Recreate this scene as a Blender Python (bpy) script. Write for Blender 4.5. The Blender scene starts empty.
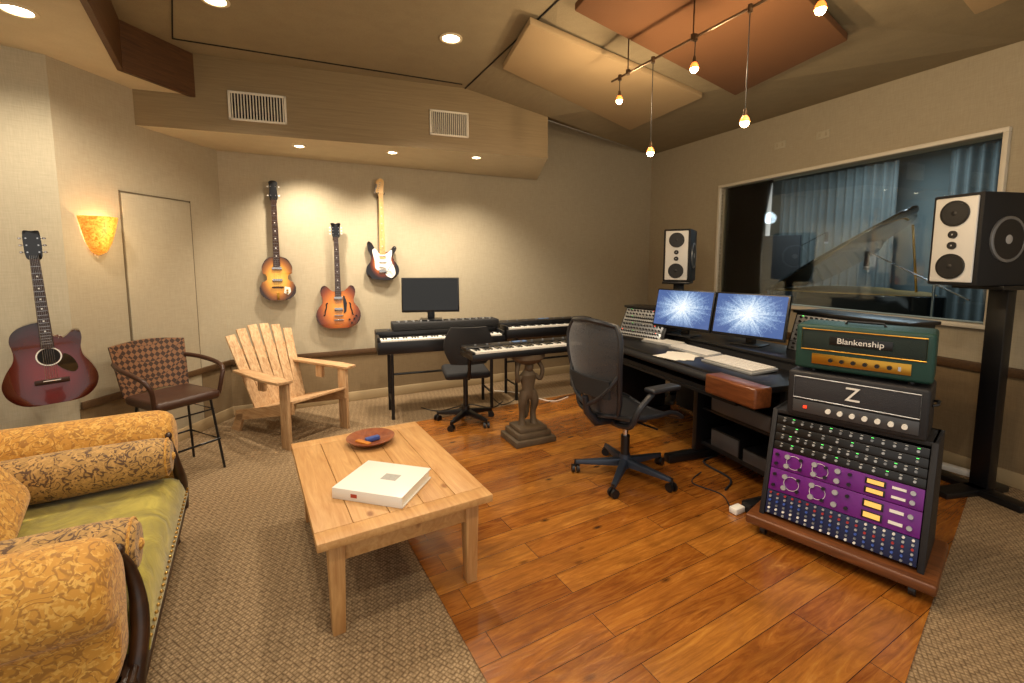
import bpy, bmesh, math, random
from mathutils import Vector, Matrix
random.seed(4)
COL=bpy.context.collection
pi=math.pi
# ------------------------------------------------------------ colour / material helpers
def lin(h,a=1.0):
    if isinstance(h,str):
        h=h.lstrip('#'); h=[int(h[i:i+2],16)/255 for i in (0,2,4)]
    return tuple([(x/12.92 if x<=.04045 else ((x+.055)/1.055)**2.4) for x in h])+(a,)
def newm(name):
    m=bpy.data.materials.new(name); m.use_nodes=True
    return m,m.node_tree.nodes,m.node_tree.links,m.node_tree.nodes['Principled BSDF']
def coords(n,l,scale=(1,1,1),rot=(0,0,0),loc=(0,0,0)):
    tc=n.new('ShaderNodeTexCoord'); mp=n.new('ShaderNodeMapping')
    mp.inputs['Scale'].default_value=scale; mp.inputs['Rotation'].default_value=rot; mp.inputs['Location'].default_value=loc
    l.new(tc.outputs['Object'],mp.inputs['Vector']); return mp.outputs[0]
def noise(n,l,vec,scale=5,detail=3,rough=.5,dist=0):
    t=n.new('ShaderNodeTexNoise'); t.inputs['Scale'].default_value=scale; t.inputs['Detail'].default_value=detail
    t.inputs['Roughness'].default_value=rough; t.inputs['Distortion'].default_value=dist
    l.new(vec,t.inputs['Vector']); return t.outputs['Fac']
def ramp(n,l,fac,stops,interp='LINEAR'):
    r=n.new('ShaderNodeValToRGB'); r.color_ramp.interpolation=interp; e=r.color_ramp.elements
    while len(e)<len(stops): e.new(.5)
    for k,(p,c) in enumerate(stops): e[k].position=p; e[k].color=lin(c)
    l.new(fac,r.inputs['Fac']); return r.outputs['Color']
def bump(n,l,bs,h,strength=.3,dist=.01):
    b=n.new('ShaderNodeBump'); b.inputs['Strength'].default_value=strength; b.inputs['Distance'].default_value=dist
    l.new(h,b.inputs['Height']); l.new(b.outputs['Normal'],bs.inputs['Normal'])
def mix(n,l,fac,a,b,mode='MIX'):
    x=n.new('ShaderNodeMix'); x.data_type='RGBA'; x.blend_type=mode
    for sock,v in ((x.inputs[0],fac),(x.inputs[6],a),(x.inputs[7],b)):
        if hasattr(v,'is_output'): l.new(v,sock)
        else: sock.default_value=v
    return x.outputs[2]
def mat(name,col,rough=.5,metal=0,var=0,vs=8,bmp=0,bs_=60,coat=0,emit=None,sheen=0,stretch=(1,1,1)):
    m,n,l,bs=newm(name)
    bs.inputs['Base Color'].default_value=lin(col); bs.inputs['Roughness'].default_value=rough; bs.inputs['Metallic'].default_value=metal
    bs.inputs['Coat Weight'].default_value=coat; bs.inputs['Sheen Weight'].default_value=sheen
    if var or bmp:
        v=coords(n,l,stretch)
        if var:
            c=lin(col); a=tuple(x*(1-var) for x in c[:3])+(1,); b=tuple(min(1,x*(1+var)) for x in c[:3])+(1,)
            l.new(mix(n,l,noise(n,l,v,vs,4),a,b),bs.inputs['Base Color'])
        if bmp: bump(n,l,bs,noise(n,l,v,bs_,3),bmp,.004)
    if emit:
        bs.inputs['Emission Color'].default_value=lin(emit[0]); bs.inputs['Emission Strength'].default_value=emit[1]
    return m
def wood(name,c1,c2,rough=.4,grain=(1.5,22,22),sc=1.0,bmp=.15,coat=0,knots=False,c3=None):
    m,n,l,bs=newm(name); v=coords(n,l,grain)
    f=noise(n,l,v,sc*2,6,.6,1.2)
    col=ramp(n,l,f,[(.3,c1),(.7,c2)])
    if knots:
        vo=n.new('ShaderNodeTexVoronoi'); vo.inputs['Scale'].default_value=1
        l.new(coords(n,l,(4,7,7)),vo.inputs['Vector'])
        k=ramp(n,l,vo.outputs['Distance'],[(.05,'000000'),(.12,'ffffff')])
        col=mix(n,l,k,lin('8b5c30'),col)
        c3=c3 or '9c6a38'
    if c3:
        big=noise(n,l,coords(n,l,(3,6,6)),1,3); col=mix(n,l,mix(n,l,big,(0,0,0,1),(.5,.5,.5,1)),col,lin(c3))
    l.new(col,bs.inputs['Base Color']); bs.inputs['Roughness'].default_value=rough; bs.inputs['Coat Weight'].default_value=coat
    bump(n,l,bs,f,bmp,.004); return m
def burst(name,cx,cz,rx,rz,stops,rough=.15):
    m,n,l,bs=newm(name)
    v=coords(n,l,(1/rx,.02,1/rz),(0,0,0),(-cx/rx,0,-cz/rz))
    g=n.new('ShaderNodeVectorMath'); g.operation='LENGTH'; l.new(v,g.inputs[0])
    fine=noise(n,l,coords(n,l,(60,60,3)),1,3)
    c=ramp(n,l,g.outputs['Value'],stops)
    l.new(mix(n,l,.12,c,mix(n,l,fine,c,(0,0,0,1)),'MIX'),bs.inputs['Base Color'])
    bs.inputs['Roughness'].default_value=rough; bs.inputs['Coat Weight'].default_value=.6; return m
def fabricwall(name,a,b,vert=True,rough=.9,sc=1):
    m,n,l,bs=newm(name)
    f1=noise(n,l,coords(n,l,(220*sc,220*sc,12*sc)),1,3); f2=noise(n,l,coords(n,l,(14*sc,14*sc,240*sc)),1,3)
    f3=noise(n,l,coords(n,l),1.2,2)
    f=n.new('ShaderNodeMath'); f.operation='ADD'; l.new(f1,f.inputs[0]); l.new(f2,f.inputs[1])
    h=n.new('ShaderNodeMath'); h.operation='MULTIPLY'; h.inputs[1].default_value=.5; l.new(f.outputs[0],h.inputs[0])
    c=ramp(n,l,h.outputs[0],[(.35,a),(.65,b)])
    l.new(mix(n,l,f3,c,mix(n,l,.10,c,(0,0,0,1))),bs.inputs['Base Color'])
    bs.inputs['Roughness'].default_value=rough; bump(n,l,bs,h.outputs[0],.2,.003); return m
def damask(name,bg,fg,fg2,sc=9,rough=.7):
    m,n,l,bs=newm(name); v=coords(n,l,(1,1,1))
    d=noise(n,l,v,sc*.9,1,.4,2.2); e=noise(n,l,v,sc*2.3,2,.5,1.5)
    k=ramp(n,l,d,[(.45,'000000'),(.49,'ffffff'),(.55,'ffffff'),(.59,'000000')])
    k2=ramp(n,l,e,[(.53,'000000'),(.60,'ffffff')])
    c=mix(n,l,k,lin(bg),lin(fg)); c=mix(n,l,k2,c,lin(fg2))
    l.new(c,bs.inputs['Base Color']); bs.inputs['Roughness'].default_value=rough; bs.inputs['Sheen Weight'].default_value=.15
    bump(n,l,bs,k,.3,.003); return m

M_wall=fabricwall('wall_grasscloth','#a99d84','#b6aa90')
M_wall2=fabricwall('wall_grasscloth_light','#b3a990','#c2b89e')
M_wains=fabricwall('wainscot_cloth','#7c6748','#8a7454')
M_ceil=fabricwall('ceiling_cloth','#8a7c60','#948668',sc=.6)
M_low=fabricwall('low_ceiling_paint','#c6b898','#cfc2a2',sc=.6)
M_soff=wood('soffit_veneer','#806c4a','#907c58',.55,(1.2,1.2,40),1,.1)
M_beam=wood('beam_wood','#42260f','#62401f',.5,(2,2,30),1,.1)
M_panelA=mat('acoustic_panel_tan','#a8906a',.95,var=.08,vs=3,bmp=.3,bs_=200)
M_panelB=mat('acoustic_panel_brown','#6e4826',.95,var=.1,vs=3,bmp=.3,bs_=200)
M_trimd=wood('dark_trim','#46301b','#5a4024',.5)
M_base=mat('baseboard_paint','#a9936f',.5)
M_black=mat('black_plastic','#101012',.34,var=.2,vs=30)
M_blackm=mat('black_matte','#141416',.7,var=.25,vs=40)
M_blacks=mat('black_gloss','#08080a',.12,coat=.5,var=.1)
M_tolex=mat('black_tolex','#161518',.55,bmp=.5,bs_=350)
M_chrome=mat('chrome','#d0d0d0',.18,1,var=.03)
M_gold=mat('gold_metal','#c9983f',.3,1,var=.05)
M_white=mat('white_plastic','#e9e6de',.4,var=.03)
M_ivory=mat('ivory_keys','#efece2',.25,var=.02)
M_grey=mat('grey_metal','#8c8f93',.4,.6,var=.1)
M_silver=mat('silver_panel','#b5b7b8',.35,.5,var=.08)
M_wire=mat('wire_dark','#1b1714',.6,var=.1)
M_steel=mat('blue_grey_alloy','#3c4452',.38,.5,var=.1)

def carpet():
    m,n,l,bs=newm('carpet_loop_weave')
    v=coords(n,l,(64,64,64),(0,0,math.radians(30)))
    vo=n.new('ShaderNodeTexVoronoi'); vo.distance='CHEBYCHEV'; vo.inputs['Randomness'].default_value=.25; vo.inputs['Scale'].default_value=1
    l.new(v,vo.inputs['Vector'])
    c=ramp(n,l,vo.outputs['Distance'],[(.15,'#ae9674'),(.36,'#927a58'),(.52,'#5a452e')])
    ch=n.new('ShaderNodeTexChecker'); ch.inputs['Scale'].default_value=1; l.new(coords(n,l,(32,32,32),(0,0,math.radians(30))),ch.inputs['Vector'])
    c=mix(n,l,mix(n,l,ch.outputs['Fac'],(0,0,0,1),(.34,.34,.34,1)),c,lin('#5c4830'))
    big=noise(n,l,coords(n,l),2.0,3)
    l.new(mix(n,l,mix(n,l,big,(0,0,0,1),(.3,.3,.3,1)),c,lin('#786042')),bs.inputs['Base Color'])
    bs.inputs['Roughness'].default_value=.95
    inv=n.new('ShaderNodeMath'); inv.operation='SUBTRACT'; inv.inputs[0].default_value=1; l.new(vo.outputs['Distance'],inv.inputs[1])
    bump(n,l,bs,inv.outputs[0],.6,.008); return m
M_carpet=carpet()
def planks():
    m,n,l,bs=newm('hardwood_planks'); A=math.radians(-29.6)
    v=coords(n,l,(1,1,1),(0,0,A))
    br=n.new('ShaderNodeTexBrick'); br.offset=.37; br.offset_frequency=2; br.squash=1
    br.inputs['Scale'].default_value=1; br.inputs['Brick Width'].default_value=1.15; br.inputs['Row Height'].default_value=.135
    br.inputs['Mortar Size'].default_value=.0016; br.inputs['Mortar Smooth'].default_value=.4; br.inputs['Bias'].default_value=0
    br.inputs['Color1'].default_value=(0,0,0,1); br.inputs['Color2'].default_value=(1,1,1,1); br.inputs['Mortar'].default_value=(.5,.5,.5,1)
    l.new(v,br.inputs['Vector'])
    off=n.new('ShaderNodeVectorMath'); off.operation='MULTIPLY_ADD'; l.new(br.outputs['Color'],off.inputs[0]); off.inputs[1].default_value=(7,7,7)
    mp0=n.new('ShaderNodeMapping'); mp0.inputs['Scale'].default_value=(1.5,13,1); l.new(v,mp0.inputs['Vector'])
    l.new(mp0.outputs[0],off.inputs[2])
    g=noise(n,l,off.outputs[0],1.6,8,.68,2.6)
    mp1=n.new('ShaderNodeMapping'); mp1.inputs['Scale'].default_value=(2.4,5,1); l.new(v,mp1.inputs['Vector'])
    blot=noise(n,l,mp1.outputs[0],1.3,4,.6,1.0)
    c=ramp(n,l,g,[(.28,'#432008'),(.44,'#854916'),(.6,'#ab6c26'),(.78,'#d09a4a')])
    c2=ramp(n,l,br.outputs['Color'],[(0,'#6e3c15'),(.5,'#985c22'),(1,'#c08436')])
    c=mix(n,l,.42,c,c2)
    c=mix(n,l,ramp(n,l,blot,[(.42,'000000'),(.7,'b0b0b0')]),c,lin('#582c0d'))
    mp2=n.new('ShaderNodeMapping'); mp2.inputs['Scale'].default_value=(3.2,7,1); l.new(v,mp2.inputs['Vector'])
    vo=n.new('ShaderNodeTexVoronoi'); vo.inputs['Scale'].default_value=1; l.new(mp2.outputs[0],vo.inputs['Vector'])
    k=ramp(n,l,vo.outputs['Distance'],[(.03,'000000'),(.13,'ffffff')]); c=mix(n,l,k,lin('#2e1305'),c)
    c=mix(n,l,br.outputs['Fac'],c,lin('#3a1a08'))
    l.new(c,bs.inputs['Base Color'])
    bs.inputs['Roughness'].default_value=.24; bs.inputs['Coat Weight'].default_value=.6; bs.inputs['Coat Roughness'].default_value=.14
    s=n.new('ShaderNodeMath'); s.operation='SUBTRACT'; l.new(g,s.inputs[0]); l.new(br.outputs['Fac'],s.inputs[1])
    bump(n,l,bs,s.outputs[0],.35,.006); return m
M_planks=planks()

# ------------------------------------------------------------ mesh builder
def fr(d):
    d=Vector(d).normalized(); u=Vector((0,0,1)) if abs(d.z)<.95 else Vector((1,0,0))
    a=d.cross(u).normalized(); b=d.cross(a).normalized(); return a,b
class B:
    def __init__(s,X=None): s.bm=bmesh.new(); s.ms=[]; s.X=X or Matrix()
    def mi(s,m):
        if m not in s.ms: s.ms.append(m)
        return s.ms.index(m)
    def add(s,verts,faces,m,X=None):
        T=s.X@X if X else s.X
        vs=[s.bm.verts.new(T@Vector(v)) for v in verts]; i=s.mi(m); out=[]
        for f in faces:
            try: fc=s.bm.faces.new([vs[k] for k in f])
            except ValueError: continue
            fc.material_index=i; out.append(fc)
        return out
    def bev(s,faces,off,seg):
        es=list({e for f in faces for e in f.edges})
        bmesh.ops.bevel(s.bm,geom=es,offset=off,segments=seg,affect='EDGES',profile=.5,clamp_overlap=True)
    def box(s,c,d,m,rz=0,rx=0,ry=0,bev=0,seg=2,X=None):
        x,y,z=d[0]/2,d[1]/2,d[2]/2
        v=[(-x,-y,-z),(x,-y,-z),(x,y,-z),(-x,y,-z),(-x,-y,z),(x,-y,z),(x,y,z),(-x,y,z)]
        T=Matrix.Translation(c)@Matrix.Rotation(rz,4,'Z')@Matrix.Rotation(ry,4,'Y')@Matrix.Rotation(rx,4,'X')
        if X: T=X@T
        f=s.add(v,[(0,3,2,1),(4,5,6,7),(0,1,5,4),(1,2,6,5),(2,3,7,6),(3,0,4,7)],m,T)
        if bev: s.bev(f,bev,seg)
        return s
    def hexa(s,v,m,bev=0):
        f=s.add(v,[(0,3,2,1),(4,5,6,7),(0,1,5,4),(1,2,6,5),(2,3,7,6),(3,0,4,7)],m)
        if bev: s.bev(f,bev,2)
        return s
    def cyl(s,p1,p2,r1,r2=None,m=None,seg=16,caps=True):
        r2=r1 if r2 is None else r2; p1=Vector(p1); p2=Vector(p2); a,b=fr(p2-p1); v=[]
        for p,r in ((p1,r1),(p2,r2)):
            for k in range(seg):
                t=2*pi*k/seg; v.append(p+a*(r*math.cos(t))+b*(r*math.sin(t)))
        f=[(k,(k+1)%seg,seg+(k+1)%seg,seg+k) for k in range(seg)]
        if caps: f+= [tuple(range(seg)),tuple(range(2*seg-1,seg-1,-1))]
        s.add(v,f,m); return s
    def tube(s,pts,r,m,seg=8,closed=False,flat=1.0):
        P=[Vector(p) for p in pts]; N=len(P); v=[]; R=r if isinstance(r,(list,tuple)) else [r]*N
        a=None
        for i in range(N):
            d=(P[(i+1)%N]-P[i-1]) if closed else (P[min(i+1,N-1)]-P[max(i-1,0)])
            d.normalize()
            if a is None: a,b=fr(d)
            else:
                a=(a-d*a.dot(d)).normalized(); b=d.cross(a)
            for k in range(seg):
                t=2*pi*k/seg; v.append(P[i]+a*(R[i]*math.cos(t))+b*(R[i]*flat*math.sin(t)))
        f=[]; 
        for i in range(N if closed else N-1):
            j=(i+1)%N
            for k in range(seg): f.append((i*seg+k,i*seg+(k+1)%seg,j*seg+(k+1)%seg,j*seg+k))
        if not closed: f+=[tuple(range(seg-1,-1,-1)),tuple(range((N-1)*seg,N*seg))]
        s.add(v,f,m); return s
    def prism(s,poly,h0,h1,m,X=None,bev=0,seg=2):
        n=len(poly); v=[(p[0],p[1],h0) for p in poly]+[(p[0],p[1],h1) for p in poly]
        f=[tuple(range(n-1,-1,-1)),tuple(range(n,2*n))]+[(k,(k+1)%n,n+(k+1)%n,n+k) for k in range(n)]
        fs=s.add(v,f,m,X)
        if bev:
            es=list({e for q in fs[:2] for e in q.edges})
            bmesh.ops.bevel(s.bm,geom=es,offset=bev,segments=seg,affect='EDGES',profile=.5,clamp_overlap=True)
        return s
    def lathe(s,prof,m,c=(0,0,0),seg=24,X=None,sx=1,sy=1,caps=True):
        v=[]; n=len(prof)
        for r,z in prof:
            for k in range(seg):
                t=2*pi*k/seg; v.append((c[0]+r*sx*math.cos(t),c[1]+r*sy*math.sin(t),c[2]+z))
        f=[(i*seg+k,i*seg+(k+1)%seg,(i+1)*seg+(k+1)%seg,(i+1)*seg+k) for i in range(n-1) for k in range(seg)]
        if caps and prof[0][0]>1e-4: f.append(tuple(range(seg-1,-1,-1)))
        if caps and prof[-1][0]>1e-4: f.append(tuple(range((n-1)*seg,n*seg)))
        s.add(v,f,m,X); return s
    def ball(s,c,r,m,seg=16,X=None):
        if not isinstance(r,(tuple,list)): r=(r,r,r)
        h=seg//2; prof=[(max(1e-5,math.sin(pi*i/h)),-math.cos(pi*i/h)*r[2]) for i in range(h+1)]
        return s.lathe(prof,m,c,seg,X,r[0],r[1])
    def surf(s,fn,nu,nv,m,th=0,nrm=None):
        v=[fn(i/nu,j/nv) for i in range(nu+1) for j in range(nv+1)]
        idx=lambda i,j:i*(nv+1)+j
        f=[(idx(i,j),idx(i+1,j),idx(i+1,j+1),idx(i,j+1)) for i in range(nu) for j in range(nv)]
        if th:
            n0=len(v); nr=Vector(nrm)*th; v=v+[tuple(Vector(p)+nr) for p in v]
            f=f+[tuple(n0+k for k in q[::-1]) for q in f]
            bd=[idx(i,0) for i in range(nu+1)]+[idx(nu,j) for j in range(1,nv+1)]+[idx(i,nv) for i in range(nu-1,-1,-1)]+[idx(0,j) for j in range(nv-1,0,-1)]
            L=len(bd); f+=[(bd[k],bd[(k+1)%L],n0+bd[(k+1)%L],n0+bd[k]) for k in range(L)]
        s.add(v,f,m); return s
    def done(s,name,parent=None,ang=38,sharp=False,**kw):
        bm=s.bm; bmesh.ops.recalc_face_normals(bm,faces=bm.faces)
        for f in bm.faces: f.smooth=not sharp
        for e in bm.edges:
            if len(e.link_faces)==2 and e.calc_face_angle(0)>math.radians(ang): e.smooth=False
        me=bpy.data.meshes.new(name); bm.to_mesh(me); bm.free()
        for m in s.ms: me.materials.append(m)
        o=bpy.data.objects.new(name,me); COL.objects.link(o)
        if parent: o.parent=parent
        for k,v in kw.items(): o[k]=v
        return o
def part(o,name,fn,X=None):
    b=B(X); fn(b); return b.done(name,o)
def thing(name,label,cat,loc=(0,0,0),rz=0,group=None,rx=0):
    o=bpy.data.objects.new(name,None); o.empty_display_size=.1; COL.objects.link(o)
    o.location=loc; o.rotation_euler=(rx,0,rz); o['label']=label; o['category']=cat
    if group: o['group']=group
    return o
def tag(o,label,cat,loc=None,rz=None,group=None):
    o['label']=label; o['category']=cat
    if loc is not None: o.location=loc
    if rz is not None: o.rotation_euler[2]=rz
    if group: o['group']=group
    return o
def text(s,size,m,parent,X,name='lettering',ext=.001,align='CENTER'):
    cu=bpy.data.curves.new('t','FONT'); cu.body=s; cu.size=size; cu.extrude=ext; cu.align_x=align; cu.align_y='CENTER'
    o=bpy.data.objects.new('t',cu); COL.objects.link(o)
    bpy.context.view_layer.update()
    me=bpy.data.meshes.new_from_object(o.evaluated_get(bpy.context.evaluated_depsgraph_get()))
    bpy.data.objects.remove(o); me.materials.clear(); me.materials.append(m)
    q=bpy.data.objects.new(name,me); COL.objects.link(q); q.parent=parent; q.matrix_local=X; return q
def spl(P,n=6,closed=True):
    P=[Vector(p) for p in P]; N=len(P); out=[]
    for i in range(N if closed else N-1):
        g=(lambda k:P[k%N]) if closed else (lambda k:P[max(0,min(N-1,k))])
        a,b,c,d=g(i-1),g(i),g(i+1),g(i+2)
        for j in range(n):
            t=j/n; out.append(.5*((2*b)+(c-a)*t+(2*a-5*b+4*c-d)*t*t+(3*b-a-3*c+d)*t**3))
    if not closed: out.append(P[-1])
    return out
def face(dx,dy): return math.atan2(dy,dx)-pi/2     # local +y -> (dx,dy)
def struct(o): o['kind']='structure'; return o
RX=Matrix.Rotation(pi/2,4,'X')

# ------------------------------------------------------------ room shell
b=B(); b.box((.6,3.2,-.05),(9.5,9.6,.1),M_carpet); struct(b.done('floor'))
b=B(); b.prism([(.38,.62),(1.36,1.436),(2.92,2.77),(1.75,4.83),(.75,4.93),(-1.38,3.7)],.0,.006,M_planks); struct(b.done('floor.001'))
def wallseg(name,p,q,z0,z1,m,th=.12,out=1,extra=None):
    p=Vector(p+(0,)); q=Vector(q+(0,)); d=q-p; L=d.length; a=math.atan2(d.y,d.x)
    X=Matrix.Translation(p)@Matrix.Rotation(a,4,'Z'); b=B(X)
    b.box((L/2,out*th/2,(z0+z1)/2),(L,th,z1-z0),m)
    if extra: extra(b,L,-out)
    return struct(b.done(name))
C0=(-2.62,4.155); C1=(1.94,6.48)
def ext_back(b,L,o): b.box((L/2,o*.004,.25),(L,.008,.5),M_wains)
wallseg('wall_back',C0,C1,0,3.3,M_wall,out=1,extra=ext_back)
LWa=(-2.793,2.86)
wallseg('wall_left',LWa,(-2.62,4.155),0,3.1,M_wall,out=1,extra=ext_back)
wallseg('wall_left.001',(-3.3,2.36),LWa,0,3.1,M_wall2,out=1)
wallseg('wall_left.002',(-3.3,-.9),(-3.3,2.36),0,3.1,M_wall2,out=1)
def rail(name,p,q,z,h,t,m,out=1):
    p=Vector(p+(0,)); q=Vector(q+(0,)); d=q-p; X=Matrix.Translation(p)@Matrix.Rotation(math.atan2(d.y,d.x),4,'Z'); b=B(X)
    b.box((d.length/2,-out*(t/2+.008),z),(d.length,t,h),m,bev=.004); return struct(b.done(name))
rail('trim_1',C0,C1,.52,.05,.02,M_trimd); rail('baseboard_back',C0,C1,.05,.1,.012,M_base)
rail('trim_2',LWa,C0,.52,.05,.02,M_trimd); rail('baseboard_left',LWa,C0,.05,.1,.012,M_base)
RA=math.atan2(-1,.357); RWM=Matrix.Translation((1.94,6.48,0))@Matrix.Rotation(RA,4,'Z')
W0,W1,Z0,Z1=1.30,3.67,1.03,2.275
b=B(RWM)
b.box((W0/2,.08,1.65),(W0,.16,3.3),M_wall); b.box(((W1+7)/2,.08,1.65),(7-W1,.16,3.3),M_wall)
b.box(((W0+W1)/2,.08,Z0/2),(W1-W0,.16,Z0),M_wall); b.box(((W0+W1)/2,.08,(Z1+3.3)/2),(W1-W0,.16,3.3-Z1),M_wall)
b.box((3.5,-.004,.36),(7,.008,.72),M_wains)
struct(b.done('wall_right'))
b=B(RWM); b.box((3.5,-.02,.74),(7,.03,.06),M_trimd,bev=.004); struct(b.done('trim_3'))
b=B(RWM); b.box((3.5,-.014,.05),(7,.012,.1),M_base,bev=.003); struct(b.done('baseboard_right'))
M_frame=mat('window_frame_paint','#dcd4c0',.45,var=.03)
m,n,l,bs=newm('window_glass'); M_glass=m
tr=n.new('ShaderNodeBsdfTransparent'); tr.inputs[0].default_value=(.90,.96,.98,1); gl=n.new('ShaderNodeBsdfGlossy'); gl.inputs['Roughness'].default_value=.02
fre=n.new('ShaderNodeFresnel'); fre.inputs['IOR'].default_value=1.5; mx=n.new('ShaderNodeMixShader')
l.new(fre.outputs[0],mx.inputs[0]); l.new(tr.outputs[0],mx.inputs[1]); l.new(gl.outputs[0],mx.inputs[2]); l.new(mx.outputs[0],n['Material Output'].inputs[0])
b=B(RWM); t=.03; xm=(W0+W1)/2; zm=(Z0+Z1)/2
for c,d in (((xm,0,Z1+t/2),(W1-W0+2*t,.06,t)),((xm,-.01,Z0-t/2),(W1-W0+2*t,.08,t)),((W0-t/2,0,zm),(t,.06,Z1-Z0)),((W1+t/2,0,zm),(t,.06,Z1-Z0))): b.box(c,d,M_frame,bev=.004)
win=struct(b.done('window_1'))
b=B(RWM); b.box((xm,.05,zm),(W1-W0,.008,Z1-Z0),M_glass); g=b.done('glass_pane',win)
b=B(); zc=2.975
P1=(-.416,4.20,zc); P2=(.27,2.83,zc); P4=(.34,4.46,2.81); P3=(1.94,6.48,2.92); P5=(3.188,2.985,2.82); W_=(.44,5.71,3.155); P2e=(1.77,-.17,zc); P5e=(4.33,-.2,2.7); PB=(-.5,5.3,3.2)
b.add([P1,P2,P4,P5,P3,W_,P2e,P5e,PB],[(0,1,2),(2,1,3),(2,3,4),(2,4,5),(1,6,7),(1,7,3),(0,2,5),(0,5,8)],M_ceil)
struct(b.done('ceiling',ang=5))
b=B(); b.prism([(-2.5,4.5),(-2.37,3.52),(-2.505,3.045),(-1.2,1.0),(-1.2,-.6),(1.99,-.6),(1.77,-.17),(.27,2.83),(-.416,4.2),(-.9,5.16)],zc,zc+.06,M_ceil); struct(b.done('ceiling.001'))
b=B(); b.prism([(-2.9,4.4),(-2.37,3.54),(-2.505,3.045),(-1.2,1.0),(-1.2,-.6),(-3.4,-.6),(-3.4,3.0)],2.68,2.74,M_low); struct(b.done('ceiling.002'))
def plate(name,p,q,z0,z1,m,t=.03):
    p=Vector(p+(0,)); q=Vector(q+(0,)); d=q-p; X=Matrix.Translation(p)@Matrix.Rotation(math.atan2(d.y,d.x),4,'Z'); b=B(X)
    b.box((d.length/2,0,(z0+z1)/2),(d.length+t*.5,t,z1-z0),m); return struct(b.done(name))
plate('trim_4',(-2.37,3.53),(-2.505,3.045),2.665,2.99,M_beam); plate('trim_5',(-2.505,3.045),(-1.2,1.0),2.665,2.99,M_beam); plate('trim_6',(-1.2,1.0),(-1.2,-.6),2.665,2.99,M_beam)
M_gap=mat('shadow_gap_black','#0c0a08',.9,var=.1); M_gap2=mat('shadow_gap_brown','#6a5d47',.9,var=.1)
b=B()
def strip(b,p,q,z,w=.008,m=M_gap):
    p=Vector(p+(0,)); q=Vector(q+(0,)); d=(q-p); b.box(((p.x+q.x)/2,(p.y+q.y)/2,z),(d.length,w,.006),m,rz=math.atan2(d.y,d.x))
strip(b,(-.416,4.2),(1.2,.97),zc-.004); strip(b,(-2.33,3.29),(-.43,4.10),zc-.004); strip(b,(-2.33,3.29),(-1.0,1.49),zc-.004)
struct(b.done('trim_7'))
b=B(); sz=2.43
pf=[(-2.74,3.393),(-.416,4.20),(.34,4.462)]; tops=[3.0,2.975,2.81]
bk=[(-2.75,4.2),(-.62,5.17),(.30,5.63)]
v=[(x,y,sz) for x,y in pf]+[(x,y,sz) for x,y in bk]+[(p[0],p[1],t) for p,t in zip(pf,tops)]+[(p[0],p[1],3.1) for p in bk]
b.add(v,[(0,1,7,6),(1,2,8,7),(2,5,11,8),(0,6,9,3),(6,7,10,9),(7,8,11,10)],M_soff); b.add(v,[(0,3,4,1),(1,4,5,2)],M_low)
struct(b.done('ceiling.003',ang=10))
def cpanel(P,m,label):
    b=B(); up=.045
    v=[p for p in P]+[(x,y,z+up) for x,y,z in P]
    b.hexa(v,m,bev=.008)
    o=b.done('ceiling_baffle'); return tag(o,label,'acoustic panel',group='ceiling acoustic panels')
cpanel([(-.07,3.61,2.90),(.11,2.95,2.90),(1.55,3.85,2.775),(1.18,4.71,2.755)],M_panelA,'tan fabric acoustic panel mounted under the ceiling')
cpanel([(.36,2.78,2.885),(.66,1.85,2.885),(2.01,2.87,2.765),(1.78,3.78,2.765)],M_panelB,'brown fabric acoustic panel mounted under the ceiling')
cpanel([(.95,1.6,2.86),(1.15,.8,2.86),(2.6,1.7,2.72),(2.4,2.5,2.72)],M_panelA,'tan fabric acoustic panel mounted under the ceiling')
sa=math.atan(.347)
def vent(cx,cz,w,h):
    cy=4.344+.347*cx; o=thing('air_vent','white louvred air vent grille set in the soffit','vent',(cx,cy,cz),sa,group='soffit air vents')
    b=B(); t=.016
    for c,d in (((0,-.006,h/2-t/2),(w,.014,t)),((0,-.006,-h/2+t/2),(w,.014,t)),((-w/2+t/2,-.006,0),(t,.014,h)),((w/2-t/2,-.006,0),(t,.014,h))): b.box(c,d,M_frame,bev=.002)
    b.box((0,-.002,0),(w-.02,.004,h-.02),M_gap); b.done('grille_frame',o)
    b=B(); k=18
    for i in range(k): b.box((-w/2+.025+(w-.05)*i/(k-1),-.007,0),(.006,.012,h-.03),M_frame,rz=.5)
    b.done('grille',o)
vent(-1.967,2.632,.40,.215); vent(-.553,2.655,.345,.215)
for L_,z in ((2.02,2.58),(2.45,2.57)):
    b=B(); b.box((0,-.004,0),(.12,.008,.07),M_wall2,bev=.002); b.box((-.03,-.009,0),(.02,.003,.03),M_wall); b.box((.03,-.009,0),(.02,.003,.03),M_wall)
    o=b.done('wall_plate'); o.matrix_world=RWM@Matrix.Translation((L_,0,z)); tag(o,'beige blank plate on the wall above the window','wall plate',group='wall plates')
da=math.atan2(1,.135); DM=Matrix.Translation((-2.72,3.4,0))@Matrix.Rotation(da,4,'Z')
b=B(DM); b.box((.13,-.006,.98),(.575,.014,1.9),M_wall,bev=.003); struct(b.done('door_1'))
b=B(DM)
for c,d in (((-.165,-.004,.98),(.006,.008,1.93)),((.425,-.004,.98),(.006,.008,1.93)),((.13,-.004,1.94),(.6,.008,.006))): b.box(c,d,M_gap2)
struct(b.done('trim_8'))

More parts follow.
